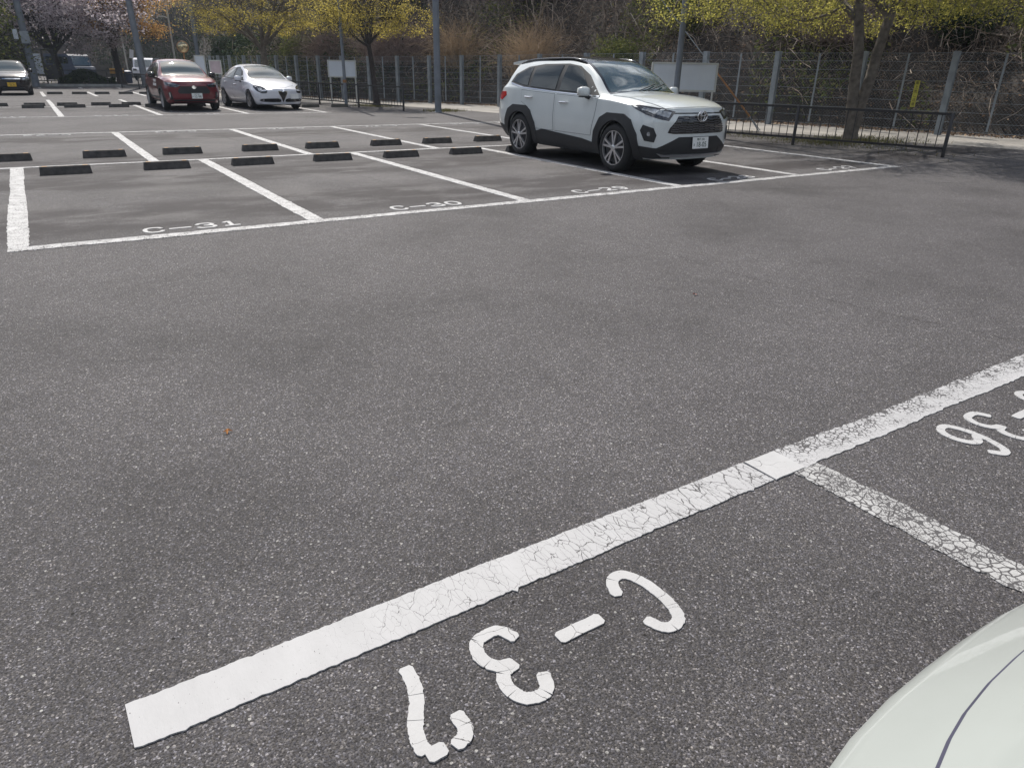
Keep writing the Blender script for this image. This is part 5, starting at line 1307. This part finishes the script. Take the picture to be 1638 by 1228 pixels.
    eo = e.build('emblem', M['chrome'], root, smooth=True); eo.location = (0, fy - .035, .86); eo.scale = (1.2, 1, 1.2)
    mb = MB(); mb.lathe([(0.0001, -.012), (.075, -.012), (.084, 0)], 28, 'y'); eb = mb.build('emblem_base', M['blackgloss'], eo, smooth=True); eb.scale = (1, 1, .70); eb.location = (0, .012, 0)
    py = bvh.ray_cast(Vector((0, -2, .48)), Vector((0, 1, 0)))[0].y
    plate(root, 0, py - .028, .488, R(-4), 'plate', 'green_ink', '神戸 330', 'る', '18-05')
    for y in WH:
        for s_ in (-1, 1): wheel(root, s_ * (hw - .025), y, .362, .225, s_, dict(n=5, double=True))
    liners(root, c, WH, .405)
    mb = MB(); mb.box((0, 2.3, .27), (1.3, 3.6, .12)); mb.build('underbody', M['cladding'], root)
    return root
build_suv()

def generic_car(name, loc, rz, label, L, Wd, H, wb, foh, wr, paint, cv, lamps, kind, spokes):
    root = empty('parked_car', (loc[0], loc[1], 0), rz, label, 'car'); root.scale = (.962, .962, .962); hw = Wd / 2
    s = L; c = dict(L=L, hw=hw, wr=wr, **cv); WH = (foh, foh + wb)
    me, bvh = body_mesh(c, WH, wr + .035); link('body', me, paint, root, sharp=38); k = Skin(bvh, root)
    liners(root, c, WH, wr + .035)
    for y in WH:
        for s_ in (-1, 1): wheel(root, s_ * (hw - .02), y, wr, .2, s_, spokes)
    mb = MB(); mb.box((0, L * .5, cv['zs'][0] + .02), (hw * 1.4, L * .8, .12)); mb.build('underbody', M['cladding'], root)
    return root, k, bvh, c
def side_set(k, bvh, root, surr, fwn, rwn, fd, rd, paint, hz, mir, hmat='chrome'):
    k.patch('window_surround', X(surr), SD, M['cladding'], off=.003, mirror=mir, grid=.08)
    k.patch('front_window', X(fwn), SD, M['glass'], off=.008, mirror=mir, grid=.08); k.patch('rear_window', X(rwn), SD, M['glass'], off=.008, mirror=mir, grid=.08)
    for nm, P_, yh in (('front_door', fd, hz[0]), ('rear_door', rd, hz[1])):
        d = k.panel(nm, X(P_), SD, paint, mirror=mir, grid=.09); sgn = 1 if mir else -1
        hit = bvh.ray_cast(Vector((sgn * 2, yh[0], yh[1])), Vector((-sgn, 0, 0)))[0]; x = hit.x
        mb = MB(); mb.tube([(x + sgn * .005, yh[0] - .1, yh[1]), (x + sgn * .035, yh[0] - .07, yh[1]), (x + sgn * .035, yh[0] + .07, yh[1]), (x + sgn * .005, yh[0] + .1, yh[1])], .013, 6); mb.build('handle', M[hmat] if isinstance(hmat, str) else hmat, d)

# --- the red crossover
def build_red():
    hw = .8825; P_ = M['red']
    cv = dict(fround=.26, fslope=.35, fz=.78,
        zs={0: .28, .3: .22, 3.8: .24, 4.18: .36}, zm={0: .60, .5: .66, 4.18: .70},
        wl={0: .72, .3: .82, 3.8: .82, 4.18: .74}, wm={0: .77, .25: .86, .7: .88, 2.2: .86, 3.5: .88, 4.18: .78},
        wsh={0: .72, .3: .80, .8: .835, 1.3: .825, 3.2: .83, 3.8: .80, 4.18: .72}, zb={0: .84, .3: .92, .8: .97, 1.3: 1.0, 3.4: 1.06, 3.9: 1.04, 4.18: .94},
        wt={0: .62, .3: .70, .8: .74, 1.15: .72, 1.6: .645, 1.95: .585, 2.5: .57, 3.4: .55, 3.8: .57, 4.18: .62},
        ze={0: .89, .3: .975, .8: 1.03, 1.15: 1.06, 1.6: 1.33, 1.95: 1.47, 2.5: 1.535, 3.3: 1.49, 3.75: 1.34, 3.98: 1.10, 4.18: .98},
        zt={0: .905, .3: 1.0, .8: 1.06, 1.15: 1.09, 1.6: 1.37, 1.95: 1.52, 2.5: 1.58, 3.3: 1.535, 3.75: 1.38, 3.98: 1.13, 4.18: 1.0})
    root, k, bvh, c = generic_car('c', (4.87, 18.72), .03, 'red mica crossover car with white lettering on its door, parked nose out', 4.18, 1.765, 1.59, 2.56, .86, .33, P_, cv, None, None, dict(n=5, double=False))
    for mir in (False, True):
        side_set(k, bvh, root, [(1.30, 1.03), (3.6, 1.10), (3.3, 1.40), (2.4, 1.47), (2.0, 1.42), (1.7, 1.30)], [(1.52, 1.06), (2.28, 1.085), (2.28, 1.44), (2.05, 1.41), (1.82, 1.31)], [(2.38, 1.09), (3.28, 1.12), (3.12, 1.37), (2.38, 1.44)],
                 [(1.38, .48), (2.32, .48), (2.34, 1.02), (1.30, .99)], [(2.36, .48), (2.98, .48), (3.02, .66), (3.30, .85), (3.32, 1.05), (2.38, 1.02)], P_, ((2.1, .90), (3.1, .94)), mir, P_)
        for y in (.86, 3.42):
            k.patch('wheel_arch_trim', X([(y - .46, .34), (y - .42, .58), (y - .22, .77), (y + .22, .77), (y + .42, .58), (y + .47, .34)]) + X([(p[1], p[2]) for p in arc(y, .33, .362, 2, 178, 16)]), SD, M['cladding'], off=.014, mirror=mir, grid=.08)
        k.patch('sill_trim', X([(1.34, .25), (2.92, .25), (2.92, .42), (1.36, .42)]), SD, M['cladding'], off=.012, mirror=mir, grid=.1)
        hl = [(-.40, .03, .80), (-.62, .08, .855), (-.82, .38, .885), (-.81, .34, .80), (-.66, .08, .735), (-.50, .03, .735)]
        h_ = k.patch('headlight', hl, (.55, .83, 0), M['lampdark'], off=.006, mirror=mir, grid=.06)
        k.patch('lens', [(-.46, .03, .815), (-.64, .08, .845), (-.78, .3, .87), (-.72, .2, .83), (-.6, .08, .80)], (.55, .83, 0), M['lamp'], off=.011, mirror=mir, parent=h_, grid=.06)
        k.patch('side_intake', [(-.70, .12, .60), (-.78, .2, .60), (-.75, .16, .34), (-.66, .1, .38)], (.45, .89, 0), M['cladding'], off=.005, mirror=mir, grid=.06)
        k.patch('daytime_light', [(-.725, .14, .57), (-.755, .17, .57), (-.745, .16, .42), (-.72, .14, .43)], (.45, .89, 0), M['chrome'], off=.012, mirror=mir, grid=.1)
        mirror_part(root, .84 if mir else -.84, 1.50, 1.09, M['blackgloss'], 1 if mir else -1, 1.0)
    k.patch('windscreen_surround', [(-.69, 1.17, 1.07), (.69, 1.17, 1.07), (.565, 1.97, 1.52), (-.565, 1.97, 1.52)], (0, .8, -.6), M['blackgloss'], off=.003, grid=.08)
    k.patch('windscreen', [(-.66, 1.2, 1.09), (.66, 1.2, 1.09), (.54, 1.92, 1.49), (-.54, 1.92, 1.49)], (0, .8, -.6), M['screen'], off=.007, grid=.07)
    k.panel('bonnet', [(-.58, .12, 0), (0, .06, 0), (.58, .12, 0), (.70, .5, 0), (.71, 1.1, 0), (-.71, 1.1, 0), (-.70, .5, 0)], (0, 0, -1), P_, grid=.08)
    k.patch('grille', [(-.40, 0, .76), (.40, 0, .76), (.50, 0, .62), (.46, 0, .54), (-.46, 0, .54), (-.50, 0, .62)], (0, 1, 0), M['cladding'], off=.005)
    k.patch('lower_grille', [(-.66, 0, .36), (.66, 0, .36), (.60, 0, .26), (-.60, 0, .26)], (0, 1, 0), M['cladding'], off=.008)
    k.patch('emblem', [(.07 * math.cos(a), 0, .735 + .05 * math.sin(a)) for a in np.linspace(0, 6.283, 15)[:-1]], (0, 1, 0), M['chrome'], off=.018)
    py = bvh.ray_cast(Vector((0, -2, .47)), Vector((0, 1, 0)))[0].y
    plate(root, .06, py - .02, .475, R(-3), 'plate', 'green_ink', '神戸 502', 'わ', '12-98')
    for i, (ch, yy, zz) in enumerate((('CAR', 1.85, .86), ('SHARE', 1.85, .70))):
        pass
    # white lettering stuck on the door: three short rows of strokes
    for r_i, (zz, y0, y1) in enumerate(((.86, 1.62, 2.06), (.74, 1.56, 2.14))):
        yk = y0
        while yk < y1: k.patch('lettering', X([(yk, zz), (yk + .07, zz), (yk + .07, zz + .085), (yk, zz + .085)]), SD, M['white_sticker'], off=.008, grid=.2, skirt=.002); yk += .10
    return root
build_red()

# --- the silvery white hatchback
def build_hatch():
    P_ = M['silver_white']
    cv = dict(fround=.34, fslope=.55, fz=.62, fw=1.0,
        zs={0: .20, .3: .17, 3.9: .19, 4.35: .30}, zm={0: .52, .5: .60, 4.35: .66},
        wl={0: .74, .3: .82, 3.9: .82, 4.35: .74}, wm={0: .76, .3: .875, .8: .895, 2.2: .885, 3.6: .90, 4.35: .76},
        wsh={0: .66, .3: .77, .8: .82, 1.3: .83, 3.2: .84, 3.9: .78, 4.35: .68}, zb={0: .64, .3: .76, .8: .86, 1.3: .90, 3.4: .98, 3.9: .96, 4.35: .86},
        wt={0: .50, .3: .62, .8: .69, 1.2: .70, 1.7: .62, 2.15: .545, 2.7: .53, 3.4: .50, 3.9: .53, 4.35: .58},
        ze={0: .67, .3: .80, .8: .91, 1.2: .96, 1.7: 1.22, 2.15: 1.37, 2.7: 1.42, 3.4: 1.35, 3.85: 1.18, 4.1: 1.0, 4.35: .90},
        zt={0: .685, .3: .84, .8: .95, 1.2: 1.0, 1.7: 1.265, 2.15: 1.42, 2.7: 1.465, 3.4: 1.40, 3.85: 1.22, 4.1: 1.03, 4.35: .92})
    root, k, bvh, c = generic_car('c', (7.60, 18.55), .10, 'silvery white rounded hatchback with a shield shaped grille beside the red car', 4.35, 1.80, 1.465, 2.634, .92, .32, P_, cv, None, None, dict(n=5, double=True))
    for mir in (False, True):
        side_set(k, bvh, root, [(1.42, .925), (3.7, 1.0), (3.45, 1.20), (2.9, 1.33), (2.3, 1.36), (1.85, 1.22)], [(1.62, .95), (2.42, .975), (2.42, 1.33), (2.2, 1.315), (1.95, 1.22)], [(2.50, .98), (3.45, 1.02), (3.2, 1.22), (2.85, 1.30), (2.50, 1.33)],
                 [(1.45, .35), (2.46, .35), (2.47, .93), (1.38, .88)], [(2.49, .35), (3.12, .35), (3.2, .56), (3.46, .74), (3.5, .95), (2.50, .93)], P_, ((2.2, .80), (3.2, .86)), mir)
        hl = [(-.52, .06, .60), (-.60, .10, .70), (-.72, .24, .765), (-.82, .55, .80), (-.84, .56, .74), (-.80, .34, .62), (-.70, .16, .55), (-.58, .08, .55)]
        h_ = k.patch('headlight', hl, (.62, .78, 0), M['lampdark'], off=.007, mirror=mir, grid=.05, smoothc=1)
        cc = [(-.73 + .055 * math.cos(a), .22 - .04 * math.cos(a), .665 + .05 * math.sin(a)) for a in np.linspace(0, 6.283, 13)[:-1]]
        k.patch('lens', cc, (.62, .78, 0), M['lamp'], off=.014, mirror=mir, parent=h_, grid=.05)
        lo = k.patch('lower_intake', [(-.10, 0, .385), (-.50, .05, .385), (-.70, .1, .37), (-.76, .14, .33), (-.70, .1, .285), (-.4, .04, .27), (-.06, 0, .27)], (0, 1, 0), M['blackgloss'], off=.006, mirror=mir, smoothc=1)
        cc = [(-.64 + .03 * math.cos(a), .1, .33 + .03 * math.sin(a)) for a in np.linspace(0, 6.283, 11)[:-1]]
        k.patch('fog_light', cc, (0, 1, 0), M['lamp'], off=.014, mirror=mir, parent=lo, grid=.05)
        mirror_part(root, .82 if mir else -.82, 1.66, .99, P_, 1 if mir else -1, 1.0)
    k.patch('windscreen_surround', [(-.66, 1.24, .975), (.66, 1.24, .975), (.53, 2.14, 1.40), (-.53, 2.14, 1.40)], (0, .75, -.66), M['blackgloss'], off=.003, grid=.08)
    k.patch('windscreen', [(-.635, 1.27, .99), (.635, 1.27, .99), (.505, 2.08, 1.375), (-.505, 2.08, 1.375)], (0, .75, -.66), M['screen'], off=.007, grid=.07)
    k.panel('bonnet', [(-.14, .12, 0), (.14, .12, 0), (.52, .34, 0), (.66, .7, 0), (.66, 1.18, 0), (-.66, 1.18, 0), (-.66, .7, 0), (-.52, .34, 0)], (0, 0, -1), P_, grid=.08)
    k.patch('chrome_shield', [(-.165, 0, .625), (.165, 0, .625), (.15, 0, .54), (.0, 0, .265), (-.15, 0, .54)], (0, 1, 0), M['chrome'], off=.006, grid=.05)
    g = k.patch('grille', [(-.145, 0, .605), (.145, 0, .605), (.13, 0, .54), (.0, 0, .30), (-.13, 0, .54)], (0, 1, 0), M['blackgloss'], off=.012, grid=.05)
    k.patch('emblem', [(.045 * math.cos(a), 0, .635 + .045 * math.sin(a)) for a in np.linspace(0, 6.283, 15)[:-1]], (0, 1, 0), M['chrome'], off=.02, grid=.06)
    py = bvh.ray_cast(Vector((.42, -2, .46)), Vector((0, 1, 0)))[0].y
    plate(root, .40, py - .045, .455, R(-8), 'plate', 'green_ink', None, None, None, rz=R(14))
    return root
build_hatch()

# --- the small black car at the left edge
def build_black():
    P_ = M['blackpaint']
    cv = dict(fround=.20, fslope=.40, fz=.66,
        zs={0: .22, .3: .19, 3.1: .2, 3.4: .30}, zm={0: .55, .5: .60, 3.4: .62},
        wl={0: .62, .3: .69, 3.1: .69, 3.4: .66}, wm={0: .66, .25: .725, .6: .737, 3.1: .737, 3.4: .69},
        wsh={0: .62, .3: .68, .8: .70, 3.1: .70, 3.4: .66}, zb={0: .74, .3: .84, .8: .91, 3.1: .98, 3.4: .96},
        wt={0: .53, .3: .60, .75: .63, 1.2: .56, 1.5: .52, 2.2: .51, 3.1: .52, 3.4: .55}, ze={0: .77, .3: .88, .75: .95, 1.2: 1.22, 1.5: 1.37, 2.2: 1.42, 3.1: 1.36, 3.3: 1.2, 3.4: 1.02},
        zt={0: .785, .3: .90, .75: .98, 1.2: 1.26, 1.5: 1.42, 2.2: 1.47, 3.1: 1.40, 3.3: 1.24, 3.4: 1.04})
    root, k, bvh, c = generic_car('c', (.0, 32.2), 0.0, 'small black car with a yellow number plate at the far left edge', 3.4, 1.475, 1.47, 2.4, .6, .28, P_, cv, None, None, dict(n=7, double=False))
    for mir in (False, True):
        side_set(k, bvh, root, [(.98, .94), (3.0, 1.0), (2.9, 1.30), (1.7, 1.35), (1.35, 1.25)], [(1.15, .97), (1.95, .98), (1.95, 1.32), (1.6, 1.31), (1.38, 1.22)], [(2.03, .98), (2.85, 1.01), (2.78, 1.26), (2.03, 1.31)],
                 [(1.0, .35), (1.98, .35), (1.99, .93), (.95, .90)], [(2.01, .35), (2.6, .38), (2.75, .62), (2.9, .9), (2.02, .93)], P_, ((1.75, .82), (2.65, .86)), mir, P_)
        k.patch('headlight', [(-.38, .04, .66), (-.5, .08, .75), (-.66, .3, .80), (-.67, .28, .66), (-.55, .1, .60)], (.5, .86, 0), M['lamp'], off=.008, mirror=mir, grid=.06)
        mirror_part(root, .70 if mir else -.70, 1.2, 1.02, P_, 1 if mir else -1, .85)
    k.patch('windscreen', [(-.60, .80, .985), (.60, .80, .985), (.50, 1.48, 1.38), (-.50, 1.48, 1.38)], (0, .75, -.66), M['screen'], off=.006, grid=.08)
    k.panel('bonnet', [(-.5, .12, 0), (.5, .12, 0), (.62, .72, 0), (-.62, .72, 0)], (0, 0, -1), P_, grid=.1)
    k.patch('chrome_bar', [(-.34, 0, .665), (.34, 0, .665), (.34, 0, .70), (-.34, 0, .70)], (0, 1, 0), M['chrome'], off=.010, grid=.1)
    k.patch('grille', [(-.34, 0, .65), (.34, 0, .65), (.34, 0, .61), (-.34, 0, .61)], (0, 1, 0), M['cladding'], off=.006, grid=.1)
    k.patch('lower_grille', [(-.45, 0, .34), (.45, 0, .34), (.40, 0, .25), (-.40, 0, .25)], (0, 1, 0), M['cladding'], off=.006, grid=.1)
    py = bvh.ray_cast(Vector((0, -2, .45)), Vector((0, 1, 0)))[0].y
    plate(root, -.02, py - .02, .45, 0, 'plate_yellow', 'black_ink', '神戸 580', 'あ', '35-41')
build_black()

# --- the white car whose front corner shows at the lower right
def build_near():
    P_ = mat_carpaint('greenish_white_paint', (0.42, 0.455, 0.44))
    cv = dict(fround=.22, fslope=.95, fz=.42, fw=.8,
        zs={0: .26, .3: .20, 3.9: .22, 4.4: .36}, zm={0: .56, .5: .64, 4.4: .70},
        wl={0: .74, .3: .82, 3.9: .82, 4.4: .74}, wm={0: .76, .3: .855, .8: .88, 3.6: .88, 4.4: .76},
        wsh={0: .68, .3: .78, .8: .82, 1.3: .82, 3.2: .83, 3.9: .78, 4.4: .70}, zb={0: .74, .3: .84, .8: .92, 1.3: .96, 3.4: 1.02, 3.9: 1.0, 4.4: .9},
        wt={0: .55, .3: .65, .8: .71, 1.2: .70, 1.7: .62, 2.15: .56, 2.7: .55, 3.4: .52, 3.9: .54, 4.4: .58},
        ze={0: .78, .3: .89, .8: .97, 1.2: 1.02, 1.7: 1.28, 2.15: 1.44, 2.7: 1.49, 3.4: 1.43, 3.95: 1.24, 4.2: 1.05, 4.4: .95},
        zt={0: .80, .3: .92, .8: 1.0, 1.2: 1.05, 1.7: 1.32, 2.15: 1.48, 2.7: 1.54, 3.4: 1.48, 3.95: 1.28, 4.2: 1.08, 4.4: .97})
    root, k, bvh, c = generic_car('c', (1.565, -6.535), math.pi, 'white car whose rounded front corner and bonnet edge fill the lower right corner', 4.4, 1.76, 1.54, 2.65, .9, .32, P_, cv, None, None, dict(n=5, double=True))
    for mir in (False, True):
        side_set(k, bvh, root, [(1.42, .985), (3.7, 1.05), (3.45, 1.25), (2.9, 1.38), (2.3, 1.42), (1.85, 1.28)], [(1.62, 1.01), (2.42, 1.035), (2.42, 1.39), (2.2, 1.375), (1.95, 1.28)], [(2.50, 1.04), (3.45, 1.08), (3.2, 1.27), (2.85, 1.35), (2.50, 1.39)],
                 [(1.45, .38), (2.46, .38), (2.47, .97), (1.38, .93)], [(2.49, .38), (3.12, .38), (3.2, .58), (3.46, .78), (3.5, .99), (2.50, .97)], P_, ((2.2, .84), (3.2, .9)), mir)
        mirror_part(root, .80 if mir else -.80, 1.62, 1.05, P_, 1 if mir else -1, 1.0)
        k.patch('lower_lip', [(-.45, 0, .30), (-.70, .1, .30), (-.80, .3, .32), (-.80, .3, .25), (-.70, .1, .24), (-.45, 0, .24)], (.5, .86, 0), M['cladding'], off=.012, mirror=mir, grid=.05)
        k.patch('headlight', [(-.42, .04, .38), (-.52, .08, .385), (-.66, .2, .39), (-.66, .2, .35), (-.52, .08, .33), (-.42, .04, .33)], (.4, .9, 0), M['lampdark'], off=.006, mirror=mir, grid=.04)
    k.panel('bonnet', [(-.60, .22, 0), (-.25, .13, 0), (.25, .13, 0), (.60, .22, 0), (.665, .5, 0), (.67, 1.0, 0), (.69, 1.16, 0), (-.69, 1.16, 0), (-.67, 1.0, 0), (-.665, .5, 0)], (0, 0, -1), P_, grid=.04, seam=.007, off=.004, smoothc=2)
    k.patch('windscreen', [(-.635, 1.27, 1.04), (.635, 1.27, 1.04), (.505, 2.08, 1.43), (-.505, 2.08, 1.43)], (0, .75, -.66), M['screen'], off=.007, grid=.07)
    k.patch('grille', [(-.40, 0, .37), (.40, 0, .37), (.35, 0, .29), (-.35, 0, .29)], (0, 1, 0), M['cladding'], off=.006, grid=.06)
build_near()

# --- vehicles on the road far behind
def far_van(loc, rz, L, Wd, H, mat, label, pickup=False):
    root = empty('parked_van', (loc[0], loc[1], 0), rz, label, 'van')
    prof = [(0, .35), (0, .80), (.12, .95), (.45, 1.0), (.75, H * .93), (.95, H), (L - .1, H), (L, H * .9), (L, .35)]
    mb = MB(); n = len(prof)
    mb.add([(-Wd / 2, y, z) for y, z in prof] + [(Wd / 2, y, z) for y, z in prof], [tuple(range(n)), tuple(range(n, 2 * n))[::-1]] + [(i, n + i, n + (i + 1) % n, (i + 1) % n) for i in range(n)])
    b = mb.build('body', mat, root)
    mb = MB(); mb.add([(-Wd * .42, .455, 1.04), (Wd * .42, .455, 1.04), (Wd * .40, .735, H * .90), (-Wd * .40, .735, H * .90)], [(0, 1, 2, 3)])
    o = mb.build('windscreen', M['screen'], root); o.location = (0, -.02, .012)
    for s_ in (-1, 1):
        for y0, y1 in ((.95, 1.6), (1.7, 2.5), (2.6, L - .3)):
            mb = MB(); mb.box((s_ * (Wd / 2 + .004), (y0 + y1) / 2, H * .5 + .48), (.012, y1 - y0, H * .28)); mb.build('window', M['glass'], root)
        for y in (.65, L - .75):
            mb = MB(); mb.lathe([(0.001, s_ * .02), (.17, s_ * .02), (.18, 0), (.28, 0), (.29, -s_ * .05), (.28, -s_ * .16)], 20, 'x', (s_ * Wd / 2, y, .29)); mb.build('wheel', M['tyre'], root, sharp=40)
    for s_ in (-1, 1):
        mb = MB(); mb.box((s_ * Wd * .36, -.004, .82), (Wd * .18, .02, .14)); mb.build('headlight', M['lamp'], root)
    mb = MB(); mb.box((0, -.01, .45), (Wd * .96, .04, .18)); mb.build('bumper', M['cladding'], root)
    mb = MB(); mb.box((0, L + .006, H * .72), (Wd * .8, .012, H * .24)); mb.build('rear_window', M['glass'], root)
    return root
far_van((8.9, 62.4), -.35, 3.4, 1.5, 1.7, M['silver_white'], 'small white van seen beyond the blue bin on the far road')
far_van((5.2, 67.0), .45, 4.6, 1.7, 1.9, M['darkblue'], 'dark blue van parked beyond the railing under the blossom')
far_van((10.6, 60.5), -.4, 3.4, 1.48, 1.6, M['bluebin'], 'dark small car mostly hidden behind the red car')

# ------------------------------------------------------------ volume added to imitate veiling glare in the lens
mb = MB(); mb.box((0, 30, 21), (304, 304, 44)); hz = mb.build('glare_veil', None); hz['kind'] = 'stuff'; hz['label'] = 'thin bluish volume added over the car park to imitate lens glare'
m = bpy.data.materials.new('glare_veil_volume'); m.use_nodes = True; t = m.node_tree; t.nodes.remove(t.nodes['Principled BSDF'])
pv = t.nodes.new('ShaderNodeVolumePrincipled'); pv.inputs['Color'].default_value = (.72, .84, 1.0, 1); pv.inputs['Density'].default_value = 0.00045; pv.inputs['Anisotropy'].default_value = 0.35
t.links.new(pv.outputs[0], t.nodes['Material Output'].inputs['Volume']); hz.data.materials.append(m)
